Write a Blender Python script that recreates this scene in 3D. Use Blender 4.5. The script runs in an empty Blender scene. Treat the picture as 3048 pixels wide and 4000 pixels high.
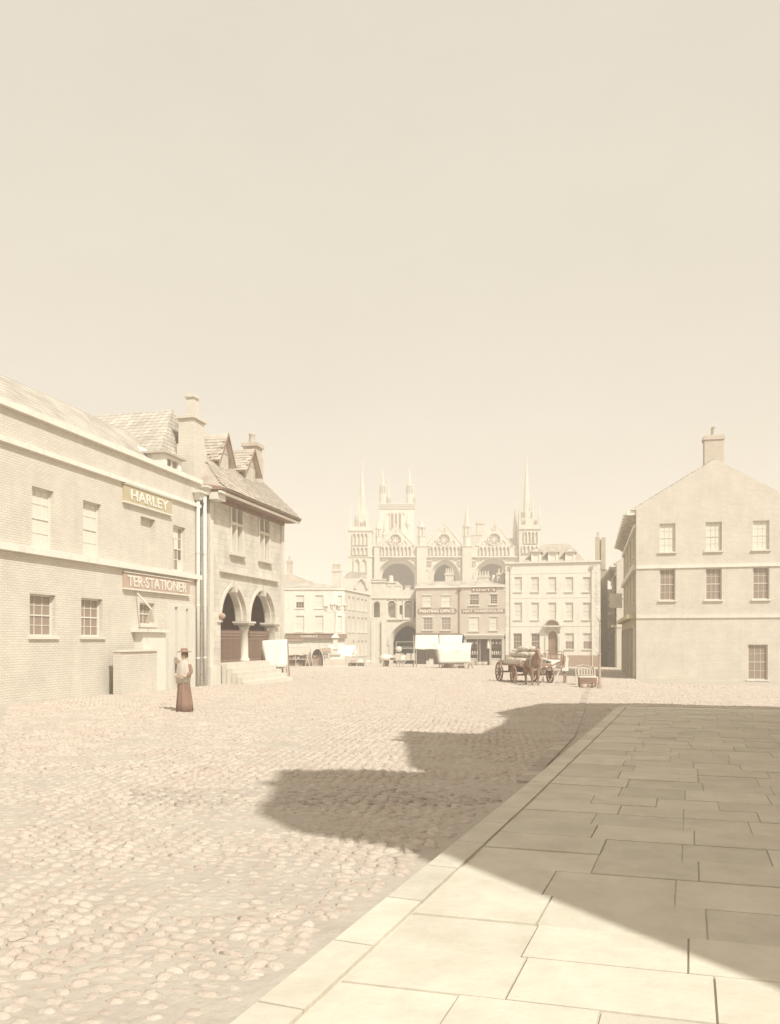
import bpy, math, random
import numpy as np
from mathutils import Vector, Matrix
random.seed(7)
R = math.radians
sc = bpy.context.scene
col = sc.collection

# ------------------------------------------------------------------ camera
# Print pixels (3048 x 4000 source) are only turned into viewing directions here;
# distances come from the sloping ground of the square or from facade planes.
TH = R(13.8); CAMZ = 1.85; FPX = 3166.0; CX = 1524.0; HY = 2500.0
CT, ST = math.cos(TH), math.sin(TH)
CAM = Vector((0, 0, CAMZ))
cam = bpy.data.cameras.new('camera'); cam_o = bpy.data.objects.new('camera', cam); col.objects.link(cam_o)
cam.sensor_fit = 'HORIZONTAL'; cam.sensor_width = 36; cam.lens = 36 * FPX / 3048
cam.shift_y = (HY - 2000) / 3048
cam.clip_end = 3000; cam.clip_start = .1
cam_o.location = CAM; cam_o.rotation_euler = (R(90), 0, TH)
sc.camera = cam_o
sc.cycles.volume_bounces = 2; sc.cycles.max_bounces = 12
sc.render.resolution_x = 780; sc.render.resolution_y = 1024

# ------------------------------------------------------------------ light
SUN = Vector((.50, -.455, .74)).normalized()
SUN_STRENGTH = 4.8; SKY_STRENGTH = .10; EXPOSURE = -0.01; HAZE = .0024
world = bpy.data.worlds.new('World'); sc.world = world; world.use_nodes = True
nt = world.node_tree; nt.nodes.clear()
sky = nt.nodes.new('ShaderNodeTexSky'); sky.sky_type = 'NISHITA'; sky.sun_disc = False
sky.sun_elevation = math.asin(SUN.z); sky.sun_rotation = math.atan2(SUN.x, SUN.y)
sky.air_density = 1.0; sky.dust_density = 4.0; sky.ozone_density = 1.0
bw = nt.nodes.new('ShaderNodeRGBToBW')
tint = nt.nodes.new('ShaderNodeMix'); tint.data_type = 'RGBA'; tint.blend_type = 'MULTIPLY'; tint.inputs[0].default_value = 1
tint.inputs[7].default_value = (1.0, .915, .775, 1)
veil = nt.nodes.new('ShaderNodeMix'); veil.data_type = 'RGBA'; veil.inputs[0].default_value = .72
veil.inputs[7].default_value = (9.5, 8.72, 7.4, 1)          # thin white overcast veil across the whole sky
tcw = nt.nodes.new('ShaderNodeTexCoord'); mpw = nt.nodes.new('ShaderNodeMapping'); mpw.inputs['Scale'].default_value = (1, 1, 2.6)
cn = nt.nodes.new('ShaderNodeTexNoise'); cn.inputs['Scale'].default_value = 2.2; cn.inputs['Detail'].default_value = 7; cn.inputs['Roughness'].default_value = .55
cr = nt.nodes.new('ShaderNodeMapRange'); cr.inputs[1].default_value = .3; cr.inputs[2].default_value = .7; cr.inputs[3].default_value = .955; cr.inputs[4].default_value = 1.035
cm_ = nt.nodes.new('ShaderNodeMix'); cm_.data_type = 'RGBA'; cm_.blend_type = 'MULTIPLY'; cm_.inputs[0].default_value = 1
nt.links.new(tcw.outputs['Generated'], mpw.inputs[0]); nt.links.new(mpw.outputs[0], cn.inputs['Vector']); nt.links.new(cn.outputs[0], cr.inputs[0]); nt.links.new(cr.outputs[0], cm_.inputs[7])
bg = nt.nodes.new('ShaderNodeBackground'); bg.inputs[1].default_value = SKY_STRENGTH
wo = nt.nodes.new('ShaderNodeOutputWorld')
nt.links.new(sky.outputs[0], bw.inputs[0]); nt.links.new(bw.outputs[0], tint.inputs[6])
nt.links.new(tint.outputs[2], veil.inputs[6]); nt.links.new(veil.outputs[2], cm_.inputs[6]); nt.links.new(cm_.outputs[2], bg.inputs[0]); nt.links.new(bg.outputs[0], wo.inputs[0])
sl = bpy.data.lights.new('sun', 'SUN'); so = bpy.data.objects.new('sun', sl); col.objects.link(so)
sl.energy = SUN_STRENGTH; sl.angle = R(.6); sl.color = (1.0, .995, .92)
so.rotation_euler = SUN.to_track_quat('Z', 'Y').to_euler(); so.location = (0, 0, 60)
sc.view_settings.view_transform = 'Standard'; sc.view_settings.look = 'None'
sc.view_settings.exposure = EXPOSURE; sc.view_settings.gamma = 1; sc.view_settings.use_curve_mapping = False

# ------------------------------------------------------------------ pixel -> place helpers
def ray(sx, sy):
    t = (sx - CX) / FPX
    return Vector((-ST + t * CT, CT + t * ST, (HY - sy) / FPX))
def at(sx, sy, d): return CAM + ray(sx, sy) * d
def gz(x, y): return -.0135 * max(-40, min(y, 135)) - .010 * max(-45, min(x, 45))
def gpt(sx, sy):                                   # where a viewing ray meets the square
    r = ray(sx, sy); d = CAMZ / (-r.z - .0135 * r.y - .010 * r.x); p = CAM + r * d
    return Vector((p.x, p.y, gz(p.x, p.y)))
class Fr:                                          # a facade frame: x along, y into the building, z up
    def __init__(s, x, y, rot, z=None):
        s.rot = rot; s.o = Vector((x, y, gz(x, y) if z is None else z))
        s.M = Matrix.Translation(s.o) @ Matrix.Rotation(rot, 4, 'Z'); s.I = s.M.inverted()
        s.c = s.I @ CAM; s.R = s.I.to_3x3()
    def p(s, sx, sy, y=0):
        r = s.R @ ray(sx, sy); k = (y - s.c.y) / r.y; q = s.c + r * k; return q.x, q.z
    def x(s, sx, y=0): return s.p(sx, HY, y)[0]
    def z(s, sy, sx, y=0): return s.p(sx, sy, y)[1]
    def rect(s, a, b, c, d, y=0):                  # left, top, right, bottom -> x0,x1,z0,z1
        x0, z1 = s.p(a, (b), y); x1, z0 = s.p(c, d, y); return x0, x1, z0, z1
    def world(s, x, y, z): return s.M @ Vector((x, y, z))

# ------------------------------------------------------------------ mesh helpers
class MB:
    def __init__(s): s.v = []; s.f = []
    def add(s, vs, fs):
        b = len(s.v); s.v += [tuple(v) for v in vs]; s.f += [tuple(i + b for i in f) for f in fs]; return s
    def box(s, x0, x1, y0, y1, z0, z1, M=None):
        vs = [Vector(c) for c in ((x0,y0,z0),(x1,y0,z0),(x1,y1,z0),(x0,y1,z0),(x0,y0,z1),(x1,y0,z1),(x1,y1,z1),(x0,y1,z1))]
        if M is not None: vs = [M @ v for v in vs]
        return s.add(vs, [(0,3,2,1),(4,5,6,7),(0,1,5,4),(1,2,6,5),(2,3,7,6),(3,0,4,7)])
    def hull(s, bot, top):                         # two matching loops
        n = len(bot)
        return s.add(list(bot) + list(top), [tuple(range(n))[::-1], tuple(range(n, 2*n))] + [(i, (i+1) % n, n + (i+1) % n, n + i) for i in range(n)])
    def prism(s, poly, y0, y1):                    # polygon in x,z pushed through y
        return s.hull([(a, y0, b) for a, b in poly], [(a, y1, b) for a, b in poly])
    def prismx(s, poly, x0, x1):                   # polygon in y,z pushed through x
        return s.hull([(x0, a, b) for a, b in poly], [(x1, a, b) for a, b in poly])
    def tube(s, p, q, r0, r1=None, n=8):
        p = Vector(p); q = Vector(q); r1 = r0 if r1 is None else r1
        a = (q - p).normalized(); u = a.orthogonal().normalized(); w = a.cross(u)
        cs = [(math.cos(2*math.pi*i/n), math.sin(2*math.pi*i/n)) for i in range(n)]
        return s.hull([p + (u*c + w*d) * r0 for c, d in cs], [q + (u*c + w*d) * r1 for c, d in cs])
    def bar(s, p, q, w, h=None):                   # rectangular bar
        p = Vector(p); q = Vector(q); h = w if h is None else h
        a = (q - p).normalized(); up = Vector((0,0,1)) if abs(a.z) < .95 else Vector((0,1,0))
        u = a.cross(up).normalized(); t = u.cross(a)
        lp = [(-1,-1),(1,-1),(1,1),(-1,1)]
        return s.hull([p + u*c*w/2 + t*d*h/2 for c, d in lp], [q + u*c*w/2 + t*d*h/2 for c, d in lp])
    def lathe(s, prof, c=(0,0,0), n=12, sx=1, sy=1, ph=0):
        b = len(s.v)
        for r, z in prof:
            for i in range(n):
                a = 2*math.pi*i/n + ph; s.v.append((c[0] + r*math.cos(a)*sx, c[1] + r*math.sin(a)*sy, c[2] + z))
        m = len(prof)
        for j in range(m - 1):
            for i in range(n):
                k = (i + 1) % n; s.f.append((b + j*n + i, b + j*n + k, b + (j+1)*n + k, b + (j+1)*n + i))
        s.f.append(tuple(b + i for i in range(n))[::-1]); s.f.append(tuple(b + (m-1)*n + i for i in range(n))); return s
    def build(s, name, mat, parent=None, smooth=False, loc=None, rot=None):
        me = bpy.data.meshes.new(name); me.from_pydata(s.v, [], s.f); me.update()
        import bmesh
        bm = bmesh.new(); bm.from_mesh(me); bmesh.ops.recalc_face_normals(bm, faces=bm.faces); bm.to_mesh(me); bm.free()
        if smooth:
            for p in me.polygons: p.use_smooth = True
        return link(name, me, mat, parent, loc, rot)
def link(name, me, mat, parent=None, loc=None, rot=None):
    if mat is not None and not me.materials: me.materials.append(MT[mat])
    o = bpy.data.objects.new(name, me); col.objects.link(o); o.parent = parent
    if loc is not None: o.location = loc
    if rot is not None: o.rotation_euler = rot
    return o
def tag(o, label=None, cat=None, group=None, kind=None):
    if label: o['label'] = label
    if cat: o['category'] = cat
    if group: o['group'] = group
    if kind: o['kind'] = kind
    return o
def thing(name, label, cat, loc=(0,0,0), rotz=0, group=None):
    o = bpy.data.objects.new(name, None); col.objects.link(o); o.location = loc; o.rotation_euler = (0, 0, rotz); o.empty_display_size = .3
    return tag(o, label, cat, group)
def fthing(name, label, cat, fr): return thing(name, label, cat, fr.o, fr.rot)
def box(name, mat, par, *a): return MB().box(*a).build(name, mat, par)
def copy_tree(o, parent=None):
    c = o.copy(); col.objects.link(c); c.parent = parent
    for ch in o.children: copy_tree(ch, c)
    return c

# ------------------------------------------------------------------ materials
MT = {}
def mk(name):
    m = bpy.data.materials.new(name); m.use_nodes = True; n = m.node_tree.nodes; MT[name] = m
    return m, m.node_tree, n['Principled BSDF']
def vary(t, colour, b, tc, rand, streak):            # piece-to-piece tone and soft weather streaks
    N = t.nodes.new; out = colour
    if rand:
        oi = N('ShaderNodeObjectInfo'); r = N('ShaderNodeMapRange'); r.inputs[3].default_value = 1-rand; r.inputs[4].default_value = 1+rand*.5; t.links.new(oi.outputs['Random'], r.inputs[0])
        m = N('ShaderNodeMix'); m.data_type = 'RGBA'; m.blend_type = 'MULTIPLY'; m.inputs[0].default_value = 1; t.links.new(out, m.inputs[6]); t.links.new(r.outputs[0], m.inputs[7]); out = m.outputs[2]
    if streak:
        mp = N('ShaderNodeMapping'); mp.inputs['Scale'].default_value = (2.2, 2.2, .22); t.links.new(tc.outputs['Object'], mp.inputs[0])
        no = N('ShaderNodeTexNoise'); no.inputs['Scale'].default_value = 1.3; no.inputs['Detail'].default_value = 8; no.inputs['Roughness'].default_value = .7; t.links.new(mp.outputs[0], no.inputs['Vector'])
        r = N('ShaderNodeMapRange'); r.inputs[1].default_value = .52; r.inputs[2].default_value = .78; r.inputs[3].default_value = 0; r.inputs[4].default_value = streak; t.links.new(no.outputs[0], r.inputs[0])
        m = N('ShaderNodeMix'); m.data_type = 'RGBA'; m.inputs[7].default_value = (.30, .215, .16, 1); t.links.new(r.outputs[0], m.inputs[0]); t.links.new(out, m.inputs[6]); out = m.outputs[2]
    t.links.new(out, b.inputs['Base Color'])
def noise_mat(name, c1, c2, scale=3, rough=.9, bump=.15, bscale=None, dist=.02, stretch=(1,1,1), spec=.25, lo=.3, hi=.7, rand=.10, streak=0):
    m, t, b = mk(name); N = t.nodes.new
    tc = N('ShaderNodeTexCoord'); mp = N('ShaderNodeMapping'); mp.inputs['Scale'].default_value = stretch
    t.links.new(tc.outputs['Object'], mp.inputs[0])
    no = N('ShaderNodeTexNoise'); no.inputs['Scale'].default_value = scale; no.inputs['Detail'].default_value = 6; no.inputs['Roughness'].default_value = .65
    t.links.new(mp.outputs[0], no.inputs['Vector'])
    mr = N('ShaderNodeMapRange'); mr.inputs[1].default_value = lo; mr.inputs[2].default_value = hi; t.links.new(no.outputs[0], mr.inputs[0])
    mx = N('ShaderNodeMix'); mx.data_type = 'RGBA'; mx.inputs[6].default_value = (*c1, 1); mx.inputs[7].default_value = (*c2, 1)
    t.links.new(mr.outputs[0], mx.inputs[0]); vary(t, mx.outputs[2], b, tc, rand, streak)
    b.inputs['Roughness'].default_value = rough; b.inputs['Specular IOR Level'].default_value = spec
    if bump:
        n2 = N('ShaderNodeTexNoise'); n2.inputs['Scale'].default_value = bscale or scale * 6; n2.inputs['Detail'].default_value = 4
        t.links.new(mp.outputs[0], n2.inputs['Vector'])
        bp = N('ShaderNodeBump'); bp.inputs['Strength'].default_value = bump; bp.inputs['Distance'].default_value = dist
        t.links.new(n2.outputs[0], bp.inputs['Height']); t.links.new(bp.outputs[0], b.inputs['Normal'])
    return m
def brick_mat(name, c1, c2, mortar, bw=.23, bh=.08, ms=.012, bump=.5, var=.25, streak=.18):
    m, t, b = mk(name); N = t.nodes.new
    tc = N('ShaderNodeTexCoord'); sp = N('ShaderNodeSeparateXYZ'); t.links.new(tc.outputs['Object'], sp.inputs[0])
    ad = N('ShaderNodeMath'); ad.operation = 'ADD'; t.links.new(sp.outputs[0], ad.inputs[0]); t.links.new(sp.outputs[1], ad.inputs[1])
    cb = N('ShaderNodeCombineXYZ'); t.links.new(ad.outputs[0], cb.inputs[0]); t.links.new(sp.outputs[2], cb.inputs[1])
    br = N('ShaderNodeTexBrick'); br.inputs['Scale'].default_value = 1; br.inputs['Brick Width'].default_value = bw; br.inputs['Row Height'].default_value = bh
    br.inputs['Mortar Size'].default_value = ms; br.inputs['Mortar Smooth'].default_value = .3; br.inputs['Bias'].default_value = -.1
    wn = N('ShaderNodeTexNoise'); wn.inputs['Scale'].default_value = 2.5; wn.inputs['Detail'].default_value = 3; wv = N('ShaderNodeVectorMath'); wv.operation = 'SCALE'; wv.inputs[3].default_value = .02; wa = N('ShaderNodeVectorMath'); wa.operation = 'ADD'
    t.links.new(cb.outputs[0], wn.inputs['Vector']); t.links.new(wn.outputs[1], wv.inputs[0]); t.links.new(cb.outputs[0], wa.inputs[0]); t.links.new(wv.outputs[0], wa.inputs[1])
    br.inputs['Color1'].default_value = (*c1, 1); br.inputs['Color2'].default_value = (*c2, 1); br.inputs['Mortar'].default_value = (*mortar, 1)
    t.links.new(wa.outputs[0], br.inputs['Vector'])
    no = N('ShaderNodeTexNoise'); no.inputs['Scale'].default_value = .9; no.inputs['Detail'].default_value = 7; t.links.new(tc.outputs['Object'], no.inputs['Vector'])
    mr = N('ShaderNodeMapRange'); mr.inputs[1].default_value = .3; mr.inputs[2].default_value = .7; mr.inputs[3].default_value = 1 - var * .35; mr.inputs[4].default_value = 1.04
    t.links.new(no.outputs[0], mr.inputs[0])
    mx = N('ShaderNodeMix'); mx.data_type = 'RGBA'; mx.blend_type = 'MULTIPLY'; mx.inputs[0].default_value = 1
    t.links.new(br.outputs[0], mx.inputs[6]); t.links.new(mr.outputs[0], mx.inputs[7]); vary(t, mx.outputs[2], b, tc, 0, streak)
    b.inputs['Roughness'].default_value = .92; b.inputs['Specular IOR Level'].default_value = .15
    iv = N('ShaderNodeMath'); iv.operation = 'SUBTRACT'; iv.inputs[0].default_value = 1; t.links.new(br.outputs[1], iv.inputs[1])
    bp = N('ShaderNodeBump'); bp.inputs['Strength'].default_value = bump; bp.inputs['Distance'].default_value = .012
    t.links.new(iv.outputs[0], bp.inputs['Height']); t.links.new(bp.outputs[0], b.inputs['Normal'])
    return m
# a sepia town: cream limestone and pale gault brick, red-brown timber and iron
noise_mat('ashlar', (0.62, 0.565, 0.485), (0.7, 0.65, 0.57), 1.2, .9, .25, 9, streak=.35)
noise_mat('cathedral_stone', (0.58, 0.52, 0.435), (0.66, 0.605, 0.52), .5, .9, .3, 3, streak=.35)
noise_mat('white_stucco', (0.71, 0.67, 0.595), (0.76, 0.72, 0.645), .8, .8, .06, 12, streak=.35)
noise_mat('white_paint', (0.68, 0.64, 0.565), (0.73, 0.69, 0.61), 2.5, .6, .05, 30)
brick_mat('pale_brick', (0.66, 0.605, 0.53), (0.71, 0.66, 0.58), (0.57, 0.505, 0.43))
brick_mat('buff_brick', (0.6, 0.525, 0.445), (0.65, 0.575, 0.495), (0.5, 0.42, 0.35))
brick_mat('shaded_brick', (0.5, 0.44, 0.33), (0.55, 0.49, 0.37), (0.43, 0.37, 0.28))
brick_mat('pale_slate', (.50,.45,.385), (.64,.59,.52), (.36,.30,.245), .34, .20, .02, .8, .7)
brick_mat('coursed_stone', (0.66, 0.605, 0.525), (0.72, 0.67, 0.59), (0.55, 0.48, 0.405), .62, .30, .012, .3, .8)
noise_mat('stone_slate', (0.44, 0.365, 0.3), (0.58, 0.515, 0.44), 2.2, .9, .3, 14, rand=.22)
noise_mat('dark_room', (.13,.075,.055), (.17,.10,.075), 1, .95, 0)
noise_mat('shade_brown', (.15,.092,.068), (.22,.14,.105), 1.5, .95, .3, 8)  # brown with the shade inside arches put into its colour
noise_mat('shade_stone', (.30,.225,.175), (.38,.295,.235), .6, .95, .3, 4)  # cathedral stone darkened to carry the portico's shade
noise_mat('brown_timber', (0.27, 0.17, 0.125), (0.37, 0.245, 0.185), 3, .8, .2, 20, stretch=(1,1,.2))
noise_mat('pale_timber', (0.52, 0.455, 0.38), (0.62, 0.56, 0.475), 3, .8, .2, 20, stretch=(1,1,.3))
noise_mat('cast_iron', (0.24, 0.155, 0.118), (0.32, 0.215, 0.165), 6, .6, .15, 30)
noise_mat('grey_iron', (0.42, 0.33, 0.26), (0.52, 0.42, 0.335), 5, .6, .15, 30)
noise_mat('canvas', (0.72, 0.68, 0.6), (0.76, 0.72, 0.64), 1.5, .9, .3, 9)
noise_mat('tan_cloth', (0.47, 0.395, 0.325), (0.55, 0.47, 0.39), 2, .95, .4, 10)
noise_mat('sign_board', (0.44, 0.325, 0.255), (0.5, 0.375, 0.295), 3, .7, .05, 20)
noise_mat('sign_dark', (.27,.18,.135), (.32,.215,.165), 3, .7, .05, 20)
noise_mat('olive_board', (.46,.38,.25), (.52,.44,.30), 3, .7, .05, 20)
noise_mat('letter_white', (0.72, 0.68, 0.6), (0.76, 0.72, 0.64), 8, .6, 0)
noise_mat('dark_cloth', (0.25, 0.155, 0.118), (0.36, 0.235, 0.18), 8, .95, .4, 25, stretch=(1,1,.25))
noise_mat('pale_cloth', (0.5, 0.445, 0.38), (0.58, 0.525, 0.455), 5, .95, .3, 20)
noise_mat('skin', (.55,.40,.30), (.60,.45,.34), 8, .7, 0)
noise_mat('straw', (.52,.40,.27), (.60,.48,.33), 20, .8, .2, 60)
noise_mat('horse_coat', (0.24, 0.15, 0.112), (0.36, 0.24, 0.18), 3, .7, .1, 30)
noise_mat('sacking', (0.54, 0.475, 0.395), (0.62, 0.555, 0.475), 4, .95, .5, 20)
noise_mat('flagstone', (0.55, 0.5, 0.415), (0.67, 0.62, 0.525), 2.4, .85, .45, 11, rand=.09)
noise_mat('cobble', (0.42, 0.34, 0.285), (0.55, 0.485, 0.415), 3.0, .85, .7, 26, .03, rand=.2, streak=0)
noise_mat('dust', (0.42, 0.365, 0.31), (0.51, 0.46, 0.395), 1.6, .95, .7, 9, .04, lo=.25, hi=.75, rand=0)
noise_mat('plinth_brick', (0.42, 0.3, 0.235), (0.48, 0.355, 0.28), 1.5, .9, .2, 12)
def pane_mat(name, c, rough, spec=.5):
    m, t, b = mk(name); b.inputs['Base Color'].default_value = (*c, 1); b.inputs['Roughness'].default_value = rough; b.inputs['Specular IOR Level'].default_value = spec
pane_mat('pane_blind', (.70,.66,.585), .5, .2)           # white roller blind close behind the glass
pane_mat('pane_dark', (.17,.105,.08), .08, .8)
pane_mat('pane_mid', (.31,.235,.19), .12, .7)

# ------------------------------------------------------------------ building helpers
def wall_mb(mb, x0, x1, z0, z1, y0, y1, ops):
    zs = sorted({z0, z1} | {min(max(v, z0), z1) for o in ops for v in o[2:4]})
    for a, b in zip(zs, zs[1:]):
        if b - a < 1e-4: continue
        cut = sorted((o[0], o[1]) for o in ops if o[2] < (a+b)/2 < o[3]); c = x0
        for p, q in cut:
            if p > c + 1e-4: mb.box(c, p, y0, y1, a, b)
            c = max(c, q)
        if x1 > c + 1e-4: mb.box(c, x1, y0, y1, a, b)
    return mb
def arch_pts(x0, x1, zs, za, n=7, pointed=True):
    c = (x0+x1)/2; a = (x1-x0)/2; h = za - zs
    if pointed and h > a * .75:
        Rr = (a*a + h*h) / (2*a); cxx = x0 + Rr; t1 = math.asin(min(1, h / Rr))
        if Rr < a: t1 = math.pi - t1
        L = [(cxx - Rr*math.cos(t1*i/n), zs + Rr*math.sin(t1*i/n)) for i in range(n+1)]
        L[-1] = (c, za)
    elif pointed:                                      # depressed pointed arch
        L = [(x0 + a*(1-math.cos(R(90)*i/n))*.75 + a*.25*(i/n), zs + h*(math.sin(R(90)*i/n)*.75 + .25*i/n)) for i in range(n+1)]
    else:
        L = [(c - a*math.cos(R(90)*i/n), zs + h*math.sin(R(90)*i/n)) for i in range(n+1)]
    return L + [(2*c - x, z) for x, z in L[-2::-1]]
def arch_fill(mb, x0, x1, zs, za, zt, y0, y1, n=7, pointed=True):
    P = arch_pts(x0, x1, zs, za, n, pointed)
    for (a, b), (c, d) in zip(P, P[1:]): mb.prism([(a, b), (c, d), (c, zt), (a, zt)], y0, y1)
    return mb
def arch_ring(mb, x0, x1, zs, za, w, y0, y1, n=7, pointed=True, wt=None):
    P = arch_pts(x0, x1, zs, za, n, pointed); Q = arch_pts(x0-w, x1+w, zs, za+(wt or w*1.15), n, pointed)
    for i in range(len(P)-1): mb.prism([P[i], P[i+1], Q[i+1], Q[i]], y0, y1)
    return mb
def window(par, x0, x1, z0, z1, y=0, rec=.13, cols=3, rows=2, pane='pane_blind', frame='white_paint', sill=.1, split=2, lintel=0, fw=.06, bar=.022, label=None, each=False):
    yb = y + rec; m = MB()
    m.box(x0, x0+fw, yb-.03, yb+.05, z0, z1); m.box(x1-fw, x1, yb-.03, yb+.05, z0, z1)
    m.box(x0+fw, x1-fw, yb-.03, yb+.05, z0, z0+fw); m.box(x0+fw, x1-fw, yb-.03, yb+.05, z1-fw, z1)
    zm = (z0+z1)/2; a, b = x0+fw, x1-fw
    if split == 2: m.box(a, b, yb-.022, yb+.04, zm-.025, zm+.025)
    sash = [(z0+fw, zm-.025), (zm+.025, z1-fw)] if split == 2 else [(z0+fw, z1-fw)]
    for s0, s1 in sash:
        for i in range(1, cols): cxx = a + (b-a)*i/cols; m.box(cxx-bar/2, cxx+bar/2, yb-.012, yb+.03, s0, s1)
        for j in range(1, rows): cz = s0 + (s1-s0)*j/rows; m.box(a, b, yb-.009, yb+.03, cz-bar/2, cz+bar/2)
    w = m.build('window', frame, par)
    if label: w['label'] = label
    for k, (s0, s1) in enumerate(sash):
        pm = pane if isinstance(pane, str) else pane[k % len(pane)]
        if each:
            for i in range(cols):
                for j in range(rows):
                    p0 = a + (b-a)*i/cols; p1 = a + (b-a)*(i+1)/cols; q0 = s0 + (s1-s0)*j/rows; q1 = s0 + (s1-s0)*(j+1)/rows
                    pm2 = pane if isinstance(pane, str) else random.choice(pane)
                    box('pane', pm2, w, p0+.006, p1-.006, yb+.008, yb+.014, q0+.006, q1-.006)
        else: box('pane', pm, w, a+.004, b-.004, yb+.008, yb+.014, s0+.004, s1-.004)
    if sill: box('sill', frame, w, x0-.1, x1+.1, y-sill, y+rec-.035, z0-.1, z0-.003)
    if lintel: box('lintel', frame, w, x0-.07, x1+.07, y-.03, y-.002, z1+.003, z1+lintel)
    return w
def text(par, s, mat, xc, y, zc, w, h, ext=.02, bold=0, name='lettering', spacing=1.0):
    cu = bpy.data.curves.new('t', 'FONT'); cu.body = s; cu.align_x = 'CENTER'; cu.align_y = 'CENTER'; cu.size = 1; cu.extrude = .5; cu.offset = bold; cu.space_character = spacing
    cu.resolution_u = 3
    to = bpy.data.objects.new('t', cu); col.objects.link(to)
    dg = bpy.context.evaluated_depsgraph_get(); me = bpy.data.meshes.new_from_object(to.evaluated_get(dg)); bpy.data.objects.remove(to); bpy.data.curves.remove(cu)
    co = np.empty(len(me.vertices)*3); me.vertices.foreach_get('co', co); co = co.reshape(-1, 3)
    mn, mx = co.min(0), co.max(0); out = np.empty_like(co)
    out[:,0] = ((co[:,0]-mn[0])/(mx[0]-mn[0])-.5)*w; out[:,2] = ((co[:,1]-mn[1])/(mx[1]-mn[1])-.5)*h; out[:,1] = -(co[:,2]-mn[2])/(mx[2]-mn[2])*ext
    me.vertices.foreach_set('co', out.ravel()); me.name = name; me.update(); me.materials.clear()
    return link(name, me, mat, par, (xc, y, zc))
def tiles(par, org, ax, up, L, S, tw=.3, th=.2, mat='stone_slate', clip=None, limit=300, name='tile', thick=.028, keep='pick'):
    ax = Vector(ax).normalized(); up = Vector(up).normalized(); nn = ax.cross(up).normalized(); org = Vector(org)
    if nn.z < 0: nn = -nn
    var = []
    for k in range(5):
        a, b = tw*(.47+.04*random.random()), th*(.62 + .06*random.random()); m = MB()
        m.hull([(-a,-b,0),(a,-b+.015*random.random(),0),(a,b,-thick*.3),(-a,b,-thick*.3)], [(-a,-b,thick),(a,-b+.01,thick),(a*.98,b,thick*.35),(-a*.98,b,thick*.35)])
        me = bpy.data.meshes.new(name); me.from_pydata(m.v, [], m.f); me.materials.append(MT[mat]); var.append(me)
    pos = []
    for r in range(int(S/th)):
        for c in range(int(L/tw)+2):
            x = (c - (.5 if r % 2 else 0)) * tw + .5*tw + random.uniform(-.03,.03)*tw; s = (r+.5)*th
            if x < .3*tw or x > L - .3*tw or (clip and not clip(x, s)): continue
            pos.append((x, s))
    cut = pos if len(pos) <= limit else sorted(pos)[:limit]
    rest = [] if len(pos) <= limit else sorted(pos)[limit:]
    B = Matrix((ax, up, nn)).transposed().to_4x4()
    def mat_at(x, s): return Matrix.Translation(org + ax*x + up*s + nn*random.uniform(.004,.016)) @ B @ Matrix.Rotation(random.uniform(-.03,.03), 4, 'Z') @ Matrix.Rotation(R(-2.5), 4, 'X')
    for x, s in cut:
        o = bpy.data.objects.new(name, random.choice(var)); col.objects.link(o); o.parent = par; o.matrix_local = mat_at(x, s)
    if rest:
        m = MB()
        for x, s in rest:
            T = mat_at(x, s); me = random.choice(var); m.add([T @ v.co for v in me.vertices], [tuple(p.vertices) for p in me.polygons])
        tag(m.build(name + 's', mat, par), kind='stuff')
def chimney(par, x0, x1, y0, y1, z0, z1, mat='pale_brick', pots=2, band=.12, name='chimney'):
    m = MB(); m.box(x0, x1, y0, y1, z0, z1-.3); m.box(x0-.07, x1+.07, y0-.07, y1+.07, z1-.3, z1-.12); m.box(x0-.02, x1+.02, y0-.02, y1+.02, z1-.12, z1)
    c = m.build(name, mat, par)
    for i in range(pots):
        cx_ = x0 + (x1-x0)*(i+.5)/pots
        MB().lathe([(.15,0),(.13,.05),(.105,.5),(.14,.52),(.14,.58)], (cx_, (y0+y1)/2, z1-.01), 8).build('chimney_pot', 'pale_timber', c)
    return c

# ------------------------------------------------------------------ ground, cobbles, pavement
gx, gy = [-480, -45, 45, 480], [-70, -40, 135, 760]
g = MB()
for y in gy:
    for x in gx: g.v.append((x, y, gz(x, y)))
for j in range(3):
    for i in range(3): a = j*4+i; g.f.append((a, a+1, a+5, a+4))
square = tag(g.build('market_square', 'dust'), 'pale dusty cobbled market square', None, kind='structure')

KX = [-2.6, -1.6, -.9, 0.0, .87]; KY = [-6, 3.5, 9.6, 18, 26.4]
def kerbx(y): return float(np.interp(y, KY, KX))
rng = np.random.default_rng(3)
P = []; SCL = []
for ya, yb, dy, dx, sc_ in ((3.4, 44, .118, .152, 1.0), (44.05, 99, .235, .30, 1.97)):
    for r, y in enumerate(np.arange(ya, yb, dy)):
        d0 = y / .95
        xl = max(-17.2 if y < 46 else -26, -.72*d0 - 1); xr = min(kerbx(y) if y < 27 else .25*y, .26*d0 + 1, 99 if y < 50 else 2.9)
        xs = np.arange(xl, xr, dx) + (dx/2 if r % 2 else 0)
        P.append(np.stack([xs + rng.normal(0,.022*sc_,len(xs)), np.full(len(xs), y) + .05*np.sin(xs*1.3+r*.05) + rng.normal(0,.015*sc_,len(xs))], 1)); SCL.append(np.full(len(xs), sc_))
SCL = np.concatenate(SCL)
P = np.concatenate(P)
lat = P[:,0]*CT + P[:,1]*ST; dep = -P[:,0]*ST + P[:,1]*CT; gzv = -.0135*P[:,1] - .010*P[:,0]
sx = CX + FPX*lat/dep; sy = HY + FPX*(CAMZ-gzv)/dep
kx = np.interp(P[:,1], KY, KX); ok = (sx > -60) & (sx < 3110) & (sy < 4080) & ((P[:,0] < kx - .24) | (P[:,1] > 27.4))
P, sx, sy, SCL = P[ok], sx[ok], sy[ok], SCL[ok]
n = len(P); K = 6
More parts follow.
